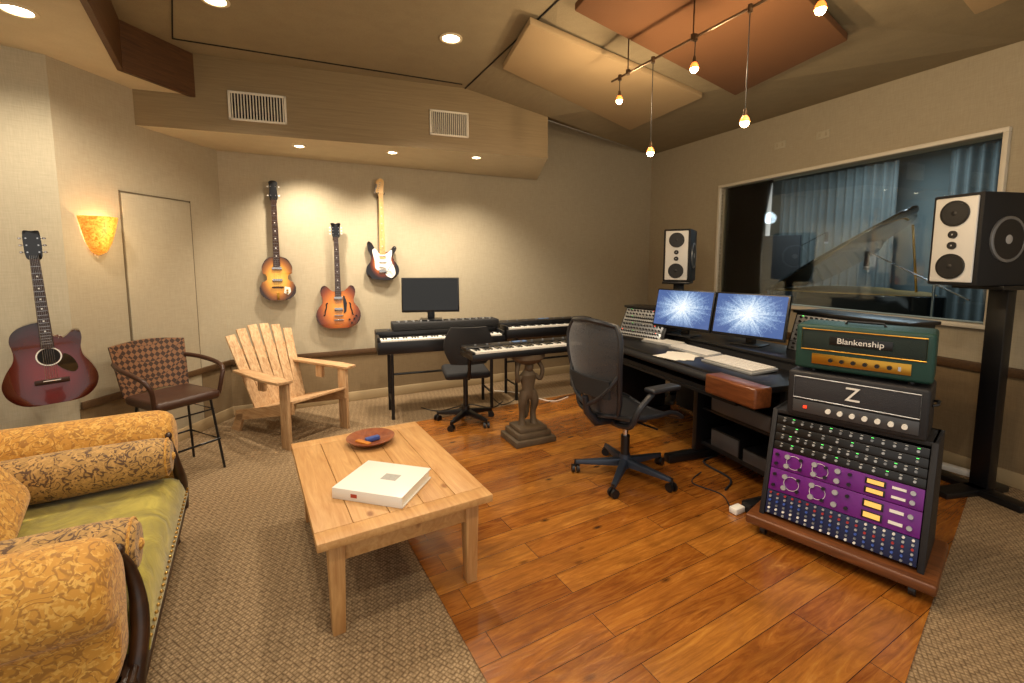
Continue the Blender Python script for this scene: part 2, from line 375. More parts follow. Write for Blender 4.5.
# ------------------------------------------------------------ lights
WARM=(1,.86,.68)
def spot(loc,e,ang=110,col=WARM,blend=.8,r=.04,tgt=None):
    L=bpy.data.lights.new('downlight','SPOT'); L.energy=e; L.spot_size=math.radians(ang); L.spot_blend=blend; L.color=col; L.shadow_soft_size=r
    o=bpy.data.objects.new('downlight_lamp',L); COL.objects.link(o); o.location=loc
    if tgt: o.rotation_euler=(Vector(tgt)-Vector(loc)).to_track_quat('-Z','Y').to_euler()
    return o
def point(loc,e,col=(1,.75,.45),r=.03):
    L=bpy.data.lights.new('bulb','POINT'); L.energy=e; L.color=col; L.shadow_soft_size=r
    o=bpy.data.objects.new('bulb_lamp',L); COL.objects.link(o); o.location=loc; return o
M_can=mat('downlight_lens','#fff6e0',.4,emit=('#fff0d0',18))
M_ring=mat('downlight_ring','#d8c9a8',.4,var=.03)
def downlight(x,y,z,e,r=.05,ang=120,**k):
    o=thing('recessed_downlight','round recessed ceiling downlight, lit warm white','downlight',(x,y,z),group='recessed downlights')
    b=B(); b.lathe([(r+.018,0),(r+.018,-.006),(r,-.008),(r-.004,-.001)],M_ring,seg=24,caps=False); b.done('trim_ring',o)
    b=B(); b.lathe([(0.0001,-.003),(r-.004,-.003),(r-.004,-.001),(.0001,-.001)],M_can,seg=20); b.done('lens',o)
    spot((x,y,z-.03),e,ang,**k)
for x,y in ((-1.81,3.99),(-1.078,4.22),(-.336,4.42)): downlight(x,y,2.43,105,.04,112,tgt=(x-.05,y+.32,1.4),blend=.9)
downlight(-.418,3.29,zc,125,.06,130); downlight(-1.74,2.83,zc,90,.06,130); downlight(-2.43,2.37,2.68,55,.06,150)
downlight(-.4,1.0,zc,85,.06,150); downlight(.9,.6,zc,95,.06,150); downlight(-2.3,.6,2.68,36,.06,150)  # unseen downlights, added out of frame to fill the room with light
M_track=mat('track_bronze','#5d4a36',.35,.7,var=.1); M_shade=mat('pendant_glass','#ffb070',.4,emit=('#ff7a28',2.2)); M_tip=mat('pendant_bulb','#fff0c8',.4,emit=('#ffdca0',30))
tr=thing('track_light','bronze cable track light with small amber glass pendants','track light',(0,0,0))
q=lambda t:(.684+.483*t,3.16-.93*t)
b=B(); a0=q(-.03); a1=q(2.3); b.tube([(a0[0],a0[1],2.65),(a1[0],a1[1],2.65)],.007,M_track); b.done('rail',tr)
for t_ in (.12,.611,1.15,1.9):
    x,y=q(t_); b=B(); b.cyl((x,y,2.65),(x,y,2.93),.004,m=M_track,seg=8); b.cyl((x,y,2.64),(x,y,2.67),.014,m=M_track,seg=12); b.done('standoff',tr)
for t_,z in ((.047,2.51),(.330,2.116),(.625,2.495),(.930,2.13),(1.24,2.50)):
    x,y=q(t_); pdt=B(); pdt.cyl((x,y,z+.04),(x,y,2.65),.0025,m=M_wire,seg=6); pdt.cyl((x,y,z+.022),(x,y,z+.055),.011,.008,m=M_track); pdt.cyl((x,y,2.63),(x,y,2.665),.012,m=M_track)
    pdt.done('pendant_cord',tr)
    b=B(); b.lathe([(.012,.024),(.020,.010),(.023,-.006)],M_shade,c=(x,y,z),caps=False); b.done('lamp_shade',tr)
    b=B(); b.ball((x,y,z-.010),(.021,.021,.019),M_tip,14); b.done('bulb',tr)
    point((x,y,z-.06),14,(1,.74,.46),.02)
m,n,l,bs=newm('sconce_amber_glass'); M_sc=m
nz=noise(n,l,coords(n,l,(1,1,1),(0,.6,0)),55,2,.5,1.0)
c=ramp(n,l,nz,[(.35,'#c8741a'),(.65,'#f0ac48')]); l.new(c,bs.inputs['Base Color']); l.new(c,bs.inputs['Emission Color']); bs.inputs['Emission Strength'].default_value=.7
sc=thing('wall_sconce','amber woven glass half-cone wall sconce, glowing','wall lamp',(-2.765,3.06,1.62),da)
def scf(u,v_):
    r=.112*(v_**.42)*(.97+.03*v_)+.004; t=pi+pi*u
    return (r*math.cos(t),r*1.0*math.sin(t)-.004,-.13+.25*v_)
b=B(); b.surf(scf,20,12,M_sc,th=.003,nrm=(0,0,1)); b.done('lamp_shade',sc)
b=B(); b.box((0,-.012,0),(.08,.02,.12),M_track,bev=.004); b.done('wall_bracket',sc)
nx,ny=math.sin(da),-math.cos(da)
point((-2.765+nx*.07,3.06+ny*.07,1.66),3.2,(1,.74,.42),.04); point((-2.765+nx*.25,3.06+ny*.25,1.60),3,(1,.7,.36),.06)
w=bpy.data.worlds.new('world'); bpy.context.scene.world=w; w.use_nodes=True
w.node_tree.nodes['Background'].inputs[0].default_value=(1,.93,.84,1); w.node_tree.nodes['Background'].inputs[1].default_value=.95

# ------------------------------------------------------------ live room behind the window
M_bw=mat('booth_wall_cloth','#56605f',.9,var=.2,vs=3); M_cur=mat('curtain_grey','#c2c4c2',.85,var=.15,vs=20); M_curd=mat('curtain_slate','#565c5a',.85,var=.2,vs=20)
b=B(RWM); b.box((2.6,3.9,1.5),(8,.1,3.2),M_bw); struct(b.done('wall_booth'))
b=B(RWM); b.box((-1.6,2.0,1.5),(.1,3.8,3.2),M_bw); struct(b.done('wall_booth.001'))
b=B(RWM); b.box((5.2,2.0,1.5),(.1,3.8,3.2),M_bw); struct(b.done('wall_booth.002'))
b=B(RWM); b.box((1.8,2.05,3.05),(7,3.8,.1),M_bw); struct(b.done('ceiling.004'))
b=B(RWM); b.box((1.8,2.05,-.045),(7,3.8,.1),mat('booth_floor','#3c3a36',.4,var=.2)); struct(b.done('floor.002'))
def curtain(x0,x1,y,z0,z1,m,label,n=14):
    b=B()
    def fn(u,v_): return (x0+(x1-x0)*u,y+.035*math.sin(u*n*2*pi)+.01*math.sin(u*n*5+v_*3),z0+(z1-z0)*v_)
    b.surf(fn,n*10,6,m,th=.004,nrm=(0,1,0)); o=b.done('curtain',ang=80); o.matrix_world=RWM; return tag(o,label,'curtain',group='live room curtains')
curtain(.80,1.50,.42,.1,2.9,M_cur,'pale grey pleated curtain hanging beside the piano',8)
curtain(-.9,1.0,3.5,.1,2.9,M_curd,'slate grey pleated curtain along the wall',14)
curtain(1.6,3.6,3.5,.1,2.9,M_curd,'slate grey pleated curtain along the wall',16)
L=bpy.data.lights.new('booth','AREA'); L.energy=75; L.size=1.6; L.color=(.78,.91,1); o=bpy.data.objects.new('booth_lamp',L); COL.objects.link(o); o.matrix_world=RWM@Matrix.Translation((1.2,2.3,2.95))
def bp(x,y,z,e,c):
    o_=point((0,0,0),e,c,.1); o_.matrix_world=RWM@Matrix.Translation((x,y,z))
bp(2.9,1.2,2.6,12,(.85,.94,1)); bp(.3,1.6,2.3,10,(1,.78,.55)); bp(2.1,.35,2.5,9,(.92,.96,1)); bp(-.6,2.9,2.2,10,(.8,.92,1))  # unseen point lamps; the one nearest the glass added to brighten the curtain
pn=thing('grand_piano','black lacquered grand piano with its lid propped open','piano'); pn.matrix_world=RWM@Matrix.Translation((1.72,1.75,0))@Matrix.Rotation(math.radians(20),4,'Z')
out=spl([(-.75,-.7,0),(.7,-.7,0),(.75,-.2,0),(.62,.2,0),(.3,.45,0),(.1,.95,0),(-.3,1.1,0),(-.7,.9,0),(-.76,.1,0)],5)
M_plate=mat('piano_plate_gold','#c09850',.35,.5,var=.15)
b=B(); b.prism([(p.x,p.y) for p in out],.78,1.10,M_blacks,bev=.01); b.done('piano_case',pn)
b=B(); X=Matrix.Translation((-.74,0,1.12))@Matrix.Rotation(math.radians(-34),4,'Y'); b.prism([(p.x+.74,p.y) for p in out],0,.025,M_blacks,X=X,bev=.004); b.done('piano_lid',pn)
b=B(); b.prism([(p.x*.9,p.y*.9+.03) for p in out],1.10,1.106,M_plate); b.done('soundboard',pn)
b=B(); b.cyl((.5,.1,1.1),(.42,.1,1.86),.012,m=M_gold); b.done('lid_prop',pn)
for x,y in ((-.6,-.5),(.6,-.5),(-.3,.8)):
    b=B(); b.cyl((x,y,.03),(x,y,.8),.035,.05,m=M_blacks); b.ball((x,y,.03),.03,M_gold,10); b.done('leg',pn)
b=B(); b.box((0,-.78,.82),(1.3,.18,.05),M_blacks,bev=.005); b.box((0,-.79,.852),(1.22,.14,.012),M_ivory); b.done('piano_keyboard',pn)
def micstand(L_,y,h,ax):
    o=thing('microphone_stand','chrome boom microphone stand with a black microphone','microphone stand'); o.matrix_world=RWM@Matrix.Translation((L_,y,0)); o['group']='microphone stands'
    b=B(); b.cyl((0,0,.05),(0,0,h),.011,m=M_chrome)
    for k in range(3): b.cyl((0,0,.12),(.3*math.cos(k*2.1),.3*math.sin(k*2.1),.01),.009,m=M_chrome,seg=8)
    b.done('stand_pole',o)
    b=B(); b.cyl((-.25*ax,0,h-.12),(.6*ax,.05,h+.3),.008,m=M_chrome,seg=8); b.done('boom_arm',o)
    b=B(); b.cyl((.6*ax,.05,h+.3),(.6*ax,.05,h+.15),.024,m=M_blackm); b.ball((.6*ax,.05,h+.14),.028,M_grey,10); b.done('microphone',o)
micstand(2.95,.8,1.25,-1); micstand(2.9,2.4,1.5,-1); micstand(-.2,2.9,1.6,1)
o=thing('acoustic_gobo','dark freestanding acoustic gobo in the live room','acoustic gobo'); o.matrix_world=RWM@Matrix.Translation((.05,2.3,0))@Matrix.Rotation(.5,4,'Z')
part(o,'gobo_body',lambda b:b.box((0,0,.95),(.7,.12,1.8),M_blackm,bev=.01)); part(o,'gobo_foot',lambda b:b.box((0,0,.025),(.75,.4,.05),M_black,bev=.01))

# ------------------------------------------------------------ guitars
M_rose=wood('rosewood','#2a160c','#3c2113',.4); M_maple=wood('maple_neck','#d6a866','#e8c080',.3,(12,12,1)); M_mahog=wood('mahogany_neck','#4a1d0f','#6b2c17',.35,(12,12,1))
def strings(b,x,z0,z1,y,n=6,w=.05,w2=.036):
    for k in range(n):
        f_=k/(n-1)-.5; b.cyl((x+f_*w,y,z0),(x+f_*w2,y,z1),.0008,m=M_chrome,seg=4)
def guitar(name,label,loc,rz,outline,bodym,th,neckz,headz,totz,neckm,headpoly,detail,tilt=0,nstr=6,sc=1):
    o=thing(name,label,'guitar',loc,rz); o.rotation_euler=(0,tilt,rz); o.scale=(sc,sc,sc)
    pts=[(p.x,p.y) for p in spl([(x,y,0) for x,y in outline],6)]
    b=B(); b.prism(pts,-th/2,th/2,bodym,X=RX,bev=min(.012,th*.25),seg=3); b.done('guitar_body',o)
    yf=-th/2
    b=B(); v=[(-.028,yf-.002,neckz),(.028,yf-.002,neckz),(.028,yf+.02,neckz),(-.028,yf+.02,neckz),(-.021,yf-.002,headz),(.021,yf-.002,headz),(.021,yf+.018,headz),(-.021,yf+.018,headz)]
    b.hexa(v,neckm,bev=.004); b.done('neck',o)
    fb=neckz-.08
    b=B(); v=[(-.029,yf-.007,fb),(.029,yf-.007,fb),(.029,yf-.001,fb),(-.029,yf-.001,fb),(-.021,yf-.007,headz),(.021,yf-.007,headz),(.021,yf-.001,headz),(-.021,yf-.001,headz)]
    b.hexa(v,detail.get('fbm',M_rose))
    Lz=headz-fb
    for k in range(1,20):
        z=headz-Lz*1.42*(1-2**(-k/12)); 
        if z>fb+.004: b.box((0,yf-.0075,z),(.046,.0016,.0016),M_chrome)
    for k in (3,5,7,9,12,15):
        z=headz-Lz*1.42*(1-2**(-(k-.5)/12)); b.box((0,yf-.0076,z),(.01,.001,.008),M_white)
    b.done('fretboard',o)
    b=B(); hp=[(p.x,p.y) for p in spl([(x,z,0) for x,z in headpoly],4)]; b.prism(hp,-yf-.012,-yf+.003,detail.get('headm',neckm),X=RX,bev=.002); b.done('headstock',o)
    for (x,z,sd) in detail['pegs']:
        b=B(); b.cyl((x,yf-.003,z),(x,yf-.012,z),.004,m=M_chrome,seg=8); b.cyl((x,yf+.008,z),(x+sd*.02,yf+.008,z),.003,m=M_chrome,seg=6); b.ball((x+sd*.026,yf+.008,z),(.009,.004,.007),detail.get('pegm',M_chrome),8)
        b.done('tuning_peg',o)
    b=B(); strings(b,0,detail['bridge'],headz+.02,yf-.014,nstr); b.done('strings',o)
    detail['fn'](o,yf); return o
so=[(0,0),(.085,.008),(.142,.055),(.152,.12),(.132,.162),(.128,.172),(.095,.188),(.088,.215),(.10,.245),(.122,.252),(.124,.27),(.126,.32),(.09,.385),(.04,.408),(.0,.41)]
viol=so+[(-x,z) for x,z in so[-2:0:-1]]
Mb1=burst('burst_violin',0,.2,.155,.22,[(0,'#ffd468'),(.48,'#f0ae40'),(.76,'#a0601e'),(1,'#2e1606')])
def d1(o,y):
    for z in (.30,.19): part(o,'pickup',lambda b:b.box((0,y-.006,z),(.085,.012,.028),M_chrome,bev=.003))
    part(o,'bridge',lambda b:b.box((0,y-.006,.125),(.10,.012,.014),M_rose,bev=.003)); part(o,'tailpiece',lambda b:b.box((0,y-.004,.04),(.022,.008,.07),M_gold,bev=.002))
    part(o,'control_plate',lambda b:b.prism([(.05,.07),(.085,.05),(.11,.08),(.105,.12),(.06,.13)],-y,-y+.005,M_ivory,X=RX))
    for z in (.07,.095): part(o,'control_knob',lambda b:b.cyl((.08,y-.004,z),(.08,y-.018,z),.009,m=M_gold,seg=12))
def onback(x,off): 
    y=4.155+.51*(x+2.62); nx_,ny_=.454,-.891
    return (x+nx_*off,y+ny_*off)
ba=math.atan(.51)
g1=onback(-2.235,.06)
guitar('electric_bass','violin-shaped sunburst bass guitar with a dark neck hung on the wall',(g1[0],g1[1],1.085),ba-.12,viol,Mb1,.05,.37,.93,1.09,M_mahog,[(-.022,.92),(.022,.92),(.034,.96),(.03,1.04),(.036,1.09),(0,1.105),(-.036,1.09),(-.03,1.04),(-.034,.96)],
 dict(pegs=[(-.02,.97,-1),(.02,.97,1),(-.02,1.05,-1),(.02,1.05,1)],bridge=.12,fn=d1,headm=M_black,pegm=M_white),nstr=4)
so=[(0,0),(.11,.006),(.185,.055),(.208,.13),(.188,.20),(.150,.25),(.145,.295),(.160,.345),(.160,.39),(.142,.422),(.112,.425),(.085,.400),(.058,.375),(.030,.368)]
semi=so+[(-x,z) for x,z in so[-1:0:-1]]
Mb2=burst('burst_cherry',0,.2,.215,.27,[(0,'#f6aa42'),(.5,'#d27c2c'),(.78,'#8a4018'),(1,'#301006')])
def d2(o,y):
    for z in (.30,.19): part(o,'pickup',lambda b:b.box((0,y-.006,z),(.078,.014,.036),M_chrome,bev=.003))
    part(o,'bridge',lambda b:b.box((0,y-.008,.13),(.085,.016,.012),M_chrome,bev=.003)); part(o,'tailpiece',lambda b:b.box((0,y-.008,.085),(.09,.014,.012),M_chrome,bev=.003))
    part(o,'pickguard',lambda b:b.prism([(.045,.33),(.05,.15),(.072,.17),(.08,.25),(.06,.32)],-y+.004,-y+.008,M_blacks,X=RX))
    for s_ in (-1,1): part(o,'f_hole',lambda b:b.tube(spl([(s_*x,y-.001,z) for x,z in ((.098,.255),(.112,.245),(.112,.215),(.125,.17),(.128,.14),(.14,.135))],4,False),.0055,M_gap,8))
    for x,z in ((.10,.085),(.145,.09),(.12,.05),(.165,.12)): part(o,'control_knob',lambda b:b.cyl((x,y-.002,z),(x,y-.018,z),.010,.008,m=M_black,seg=12))
g2=onback(-1.765,.06)
pg=[(s_*.026,z,s_) for s_ in (-1,1) for z in (.935,.965,.995)]
guitar('electric_guitar','amber sunburst semi-hollow electric guitar with f-holes hung on the wall',(g2[0],g2[1],.785),ba-.1,semi,Mb2,.045,.37,.90,1.05,M_mahog,[(-.022,.895),(.022,.895),(.036,.93),(.038,1.0),(.046,1.035),(.02,1.04),(0,1.03),(-.02,1.04),(-.046,1.035),(-.038,1.0),(-.036,.93)],
 dict(pegs=pg,bridge=.09,fn=d2,headm=M_blacks,pegm=M_ivory))
strat=[(0,0),(.09,.005),(.15,.05),(.165,.11),(.14,.17),(.105,.215),(.11,.26),(.14,.31),(.135,.345),(.11,.345),(.075,.3),(.035,.285),(-.035,.285),(-.07,.31),(-.1,.37),(-.13,.395),(-.15,.37),(-.14,.3),(-.115,.24),(-.12,.19),(-.155,.14),(-.165,.08),(-.13,.02)]
Mb3=burst('burst_strat',0,.17,.17,.2,[(0,'#f0a840'),(.4,'#cc6c20'),(.62,'#5a220c'),(.78,'#100604')])
def d3(o,y):
    pgp=spl([(x,z,0) for x,z in ((.03,.05),(.085,.02),(.125,.06),(.115,.13),(.085,.2),(.095,.27),(.09,.31),(.035,.27),(-.03,.27),(-.07,.32),(-.1,.3),(-.08,.2),(-.075,.13),(-.05,.10),(.02,.10))],4)
    part(o,'pickguard',lambda b:b.prism([(p.x,p.y) for p in pgp],-y,-y+.003,M_white,X=RX))
    for z,r in ((.25,0),(.19,0),(.135,.25)): part(o,'pickup',lambda b:b.box((0,y-.007,z),(.075,.01,.018),M_ivory,ry=r,bev=.003))
    part(o,'bridge',lambda b:b.box((0,y-.005,.09),(.075,.01,.04),M_chrome,bev=.002)); part(o,'tremolo_arm',lambda b:b.cyl((.04,y-.01,.08),(.09,y-.03,.17),.0025,m=M_chrome,seg=6))
    for x,z in ((.075,.1),(.09,.075),(.1,.05)): part(o,'control_knob',lambda b:b.cyl((x,y-.002,z),(x,y-.015,z),.009,.008,m=M_ivory,seg=12))
g3=onback(-1.37,.06)
guitar('electric_guitar.001','sunburst solid-body electric guitar with white pickguard hung on the wall',(g3[0],g3[1],1.26),ba-.08,strat,Mb3,.045,.3,.86,1.0,M_maple,[(-.022,.855),(.022,.855),(.024,.9),(.034,.99),(.02,1.02),(-.01,1.025),(-.04,1.0),(-.045,.975),(-.03,.955),(-.05,.9),(-.03,.875)],
 dict(pegs=[(-.03+.008*k*.6,.885+.02*k,-1) for k in range(6)],bridge=.09,fn=d3,fbm=M_maple))
ac=[(0,0),(.12,.008),(.185,.06),(.206,.135),(.185,.21),(.150,.275),(.143,.33),(.152,.39),(.145,.43),(.115,.435),(.085,.405),(.055,.39),(.03,.41),(0,.49),(-.07,.49),(-.13,.455),(-.152,.40),(-.143,.33),(-.150,.275),(-.185,.21),(-.206,.135),(-.185,.06),(-.12,.008)]
Mb4=burst('burst_acoustic',0,.2,.24,.3,[(0,'#7e1410'),(.5,'#5c0c0b'),(1,'#1c0303')],.2)
def d4(o,y):
    b=B(); b.lathe([(.0001,0),(.048,0),(.048,.001),(.0001,.001)],M_gap,X=Matrix.Translation((0,y-.0015,.29))@RX); b.done('sound_hole',o)
    b=B(); b.lathe([(.05,0),(.056,0),(.056,.002),(.05,.002)],M_ivory,X=Matrix.Translation((0,y-.001,.29))@RX,seg=32,caps=False); b.done('rosette',o)
    b=B(); b.prism([(p.x,p.y) for p in spl([(.03,.24,0),(.06,.2,0),(.1,.18,0),(.12,.21,0),(.1,.27,0),(.065,.3,0),(.055,.27,0)],4)],-y,-y+.002,M_blacks,X=RX); b.done('pickguard',o)
    part(o,'bridge',lambda b:b.box((0,y-.006,.14),(.15,.012,.028),M_rose,bev=.003)); part(o,'saddle',lambda b:b.box((0,y-.013,.145),(.075,.004,.004),M_ivory))
guitar('acoustic_guitar','dark red cutaway acoustic guitar with black pickguard hung on the wall',(-2.715,2.64,.62),math.radians(44),ac,Mb4,.095,.42,.87,1.03,M_mahog,[(-.022,.865),(.022,.865),(.036,.9),(.036,1.02),(.02,1.035),(0,1.03),(-.02,1.035),(-.036,1.02),(-.036,.9)],
 dict(pegs=[(s_*.024,z,s_) for s_ in (-1,1) for z in (.91,.95,.99)],bridge=.14,fn=d4,headm=M_blacks),tilt=-.03,sc=.97)
for (x,y,z,r) in ((g1[0],g1[1],2.03,ba),(g2[0],g2[1],1.695,ba),(g3[0],g3[1],2.13,ba)):
    b=B(); b.box((0,.045,0),(.05,.02,.07),M_trimd,bev=.003)
    for s_ in (-1,1): b.tube([(0,.04,0),(s_*.028,.01,0),(s_*.03,-.03,.0),(s_*.03,-.045,.012)],.004,M_black)
    o=b.done('guitar_hanger'); tag(o,'small black forked guitar hanger fixed to the wall','guitar hanger',(x,y,z),r,group='guitar hangers')

# ------------------------------------------------------------ coffee table + items
M_pine=wood('scrubbed_pine','#b5834a','#d8ad72',.5,(1.6,16,16),1,.25,knots=True)
M_pine2=wood('pine_leg','#a97642','#cda066',.5,(16,16,1.6),1,.2)
ct=thing('coffee_table','rustic scrubbed pine coffee table with square legs','table',(-.664,2.192,0),math.radians(120.3))
b=B(); L_,W__=1.07,.72
for k in range(5):
    y=-W__/2+W__/5*(k+.5); b.box((0,y,.413),(L_-.17,W__/5-.002,.034),M_pine,bev=.003)
for s_ in (-1,1): b.box((s_*(L_/2-.0425),0,.413),(.084,W__,.034),M_pine,bev=.004)
b.done('table_top',ct)
b=B()
for s_ in (-1,1):
    b.box((0,s_*(W__/2-.075),.345),(L_-.2,.022,.10),M_pine,bev=.002); b.box((s_*(L_/2-.085),0,.345),(.022,W__-.2,.10),M_pine,bev=.002)
b.done('apron',ct)
for sx in (-1,1):
    for sy in (-1,1):
        x,y=sx*(L_/2-.085),sy*(W__/2-.075); b=B(); a=.032; c_=.024
        b.hexa([(x-c_,y-c_,.0),(x+c_,y-c_,.0),(x+c_,y+c_,.0),(x-c_,y+c_,.0),(x-a,y-a,.396),(x+a,y-a,.396),(x+a,y+a,.396),(x-a,y+a,.396)],M_pine2,bev=.004); b.done('leg',ct)
bk_=thing('book','large white hardcover book lying on the coffee table','book',(-.58,1.97,.43),math.radians(-15))
b=B(); b.box((0,0,.025),(.318,.268,.036),mat('paper_pages','#e6dfcd',.8,var=.05,stretch=(1,1,60))); b.done('pages',bk_)
M_cover=mat('book_cover_white','#e6e3da',.35,var=.02); M_greyp=mat('grey_print','#a5a39c',.5,var=.25,vs=60)
b=B(); b.box((0,0,.0035),(.335,.28,.006),M_cover,bev=.001); b.box((0,0,.0465),(.335,.28,.006),M_cover,bev=.001); b.box((0,-.138,.025),(.335,.005,.048),M_cover,bev=.001); b.done('cover',bk_)
M_red=mat('red_print','#a8402a',.5,var=.05)
b=B(); b.box((.03,.01,.0499),(.075,.055,.0008),M_greyp); b.done('cover_emblem',bk_)
b=B(); b.box((-.06,-.1415,.025),(.03,.0012,.016),M_red); b.done('spine_emblem',bk_)
bw=thing('bowl','shallow turned reddish wood bowl on the coffee table','bowl',(-.80,2.49,.43)); 
b=B(); b.lathe([(.05,0),(.06,.004),(.1,.014),(.13,.032),(.132,.036),(.126,.036),(.1,.02),(.05,.010),(.0001,.009)],wood('bowl_wood','#6a3220','#9a5a36',.3,(8,8,8)),seg=36); b.done('bowl_body',bw)
b=B(); b.box((0,0,.012),(.08,.035,.022),mat('blue_packet','#3a5296',.3,var=.2),rz=.4,bev=.005); o=b.done('packet'); tag(o,'small blue packet lying in the wooden bowl','packet',(-.79,2.49,.441),.3)
b=B(); b.box((0,0,.006),(.10,.03,.012),mat('amber_lighter','#c07a2c',.3,var=.1),bev=.003); o=b.done('pen_case'); tag(o,'slim amber case lying in the wooden bowl','case',(-.83,2.45,.441),-.5)

# ------------------------------------------------------------ sofa
M_dam=damask('gold_damask','#bc862e','#9a6a22','#cfa04a',19); M_flo=damask('floral_brocade','#a37e42','#543920','#b99050',21)
m,n,l,bs=newm('green_velvet'); M_velv=m
nz=noise(n,l,coords(n,l,(1,1,1)),6,5,.6,1.0)
l.new(ramp(n,l,nz,[(.3,'#645a12'),(.55,'#988a24'),(.75,'#c4b446')]),bs.inputs['Base Color']); bs.inputs['Roughness'].default_value=.5; bs.inputs['Sheen Weight'].default_value=.35; bump(n,l,bs,nz,.4,.02)
M_carv=wood('carved_walnut','#1f110a','#3a2211',.35,(3,3,3),2,.3); M_nail=mat('brass_nail','#b08a48',.3,.9,var=.05)
sf=thing('sofa','antique carved-wood sofa in gold damask with green velvet seat','sofa',(-1.735,1.51,0),face(.863,.505))
b=B()
b.box((0,.375,.235),(1.30,.05,.11),M_carv,bev=.012,seg=3); b.box((0,-.36,.235),(1.30,.05,.11),M_carv,bev=.01)
for s_ in (-1,1): b.box((s_*.63,0,.235),(.05,.78,.11),M_carv,bev=.01)
for k in range(14): b.ball((-.6+k*1.2/13,.402,.235),(.035,.012,.035),M_carv,12)
b.tube([(-.66,.403,.285),(.66,.403,.285)],.011,M_carv); b.tube([(-.66,.403,.185),(.66,.403,.185)],.011,M_carv)
b.done('sofa_frame',sf)
for sx in (-1,1):
    for sy in (-1,1):
        b=B(); b.lathe([(.018,0),(.03,.01),(.022,.04),(.03,.09),(.045,.13),(.035,.19)],M_carv,c=(sx*.6,sy*.35,0)); b.done('leg',sf)
def seatf(u,v_):
    x=(u-.5)*1.06; y=-.37+.80*v_; e=min(1,min(u,1-u,v_,1-v_)*7); return (x,y,.30+.13*(1-(1-e)**2.5)**.5+.02*math.sin(pi*u)*math.sin(pi*v_))
b=B(); b.surf(seatf,40,32,M_velv,th=-.02,nrm=(0,0,1)); b.box((0,.02,.29),(1.05,.79,.06),M_velv,bev=.02); b.done('seat',sf,ang=70)
b=B()
for k in range(30): b.ball((-.52+k*1.04/29,.432,.318),.006,M_nail,8)
b.done('nailheads',sf,kind='stuff')
b=B(); b.box((0,-.37,.62),(1.25,.16,.66),M_dam,rx=.12,bev=.07,seg=4); b.done('backrest',sf)
for s_ in (-1,1):
    prof=spl([(x,z,0) for x,z in ((.53,.27),(.51,.38),(.49,.50),(.495,.61),(.55,.69),(.645,.708),(.73,.665),(.76,.585),(.735,.515),(.68,.47),(.665,.38),(.66,.27))],5)
    cx,cz=.61,.50
    ys=[(-.37,1.0),(.10,1.0),(.24,1.0),(.32,.98),(.352,.93),(.375,.84),(.386,.70),(.390,.45),(.391,.10)]
    vv=[]; NP=len(prof)
    for y,k in ys:
        for p in prof: vv.append((s_*(cx+(p.x-cx)*k),y,cz+(p.y-cz)*k))
    ff=[(i*NP+j,i*NP+(j+1)%NP,(i+1)*NP+(j+1)%NP,(i+1)*NP+j) for i in range(len(ys)-1) for j in range(NP)]
    ff+=[tuple(range(NP)),tuple(range((len(ys)-1)*NP,len(ys)*NP))]
    b=B(); b.add(vv,ff,M_dam); b.done('armrest',sf,ang=60)
    b=B(); b.tube(spl([(s_*.51,.372,.60),(s_*.485,.390,.53),(s_*.49,.403,.44),(s_*.53,.41,.35),(s_*.58,.405,.27),(s_*.60,.40,.19)],5,False),[.009+.015*min(1,i/12) for i in range(26)],M_carv,10)
    b.ball((s_*.51,.374,.605),(.020,.015,.020),M_carv,12); b.done('arm_scroll',sf)
SM=Matrix.Translation((-1.735,1.51,0))@Matrix.Rotation(face(.863,.505),4,'Z')
for sx in (-1,1):
    o=thing('bolster_cushion','round brown and gold floral brocade bolster cushion on the sofa','cushion'); o.matrix_world=SM@Matrix.Translation((sx*.385,.03,.548)); o['group']='sofa bolsters'
    b=B()
    b.lathe([(.02,-.37),(.065,-.368),(.085,-.35),(.093,-.31),(.10,0),(.093,.31),(.085,.35),(.065,.368),(.02,.37)],M_flo,X=Matrix.Rotation(-pi/2,4,'X'),seg=28); b.done('cushion_cover',o)
    b=B(); b.ball((0,.37,0),(.020,.012,.020),M_dam,12); b.done('cushion_button',o)
    b=B(); b.tube([(.083*math.cos(t),.352,.083*math.sin(t)) for t in [i*2*pi/24 for i in range(24)]],.005,M_dam,6,closed=True); b.done('piping',o)
o=B(); o.box((0,0,0),(.42,.15,.36),M_dam,bev=.07,seg=5); o=o.done('throw_pillow'); o.matrix_world=SM@Matrix.Translation((-.04,-.13,.61))@Matrix.Rotation(.45,4,'X')@Matrix.Rotation(.25,4,'Y'); tag(o,'gold damask throw pillow leaning on the sofa back','cushion')

# ------------------------------------------------------------ woven chair
m,n,l,bs=newm('woven_leather'); M_weave=m
ch=n.new('ShaderNodeTexChecker'); ch.inputs['Scale'].default_value=1; l.new(coords(n,l,(38,38,38),(0,.785,0)),ch.inputs['Vector'])
l.new(ramp(n,l,ch.outputs['Fac'],[(.2,'#362012'),(.8,'#80583a')]),bs.inputs['Base Color']); bs.inputs['Roughness'].default_value=.45; bump(n,l,bs,ch.outputs['Fac'],1,.015)
M_lea=mat('brown_leather','#3e2518',.4,var=.2,vs=12,bmp=.2)
bc=thing('armchair','woven brown leather chair with curved arms and thin black metal legs','chair',(-2.31,3.02,.0),face(.88,-.45)); bc.scale=(.90,.95,1.07)
b=B(); b.box((0,.02,.50),(.44,.42,.06),M_lea,bev=.025,seg=3); b.done('seat',bc)
b=B(); b.surf(lambda u,v_:((u-.5)*(.44+.06*v_),-.19-.05*math.cos((u-.5)*2.6)-.08*v_,.51+.32*v_+.02*math.sin(u*pi)),16,8,M_weave,th=.02,nrm=(0,1,0)); b.done('backrest',bc)
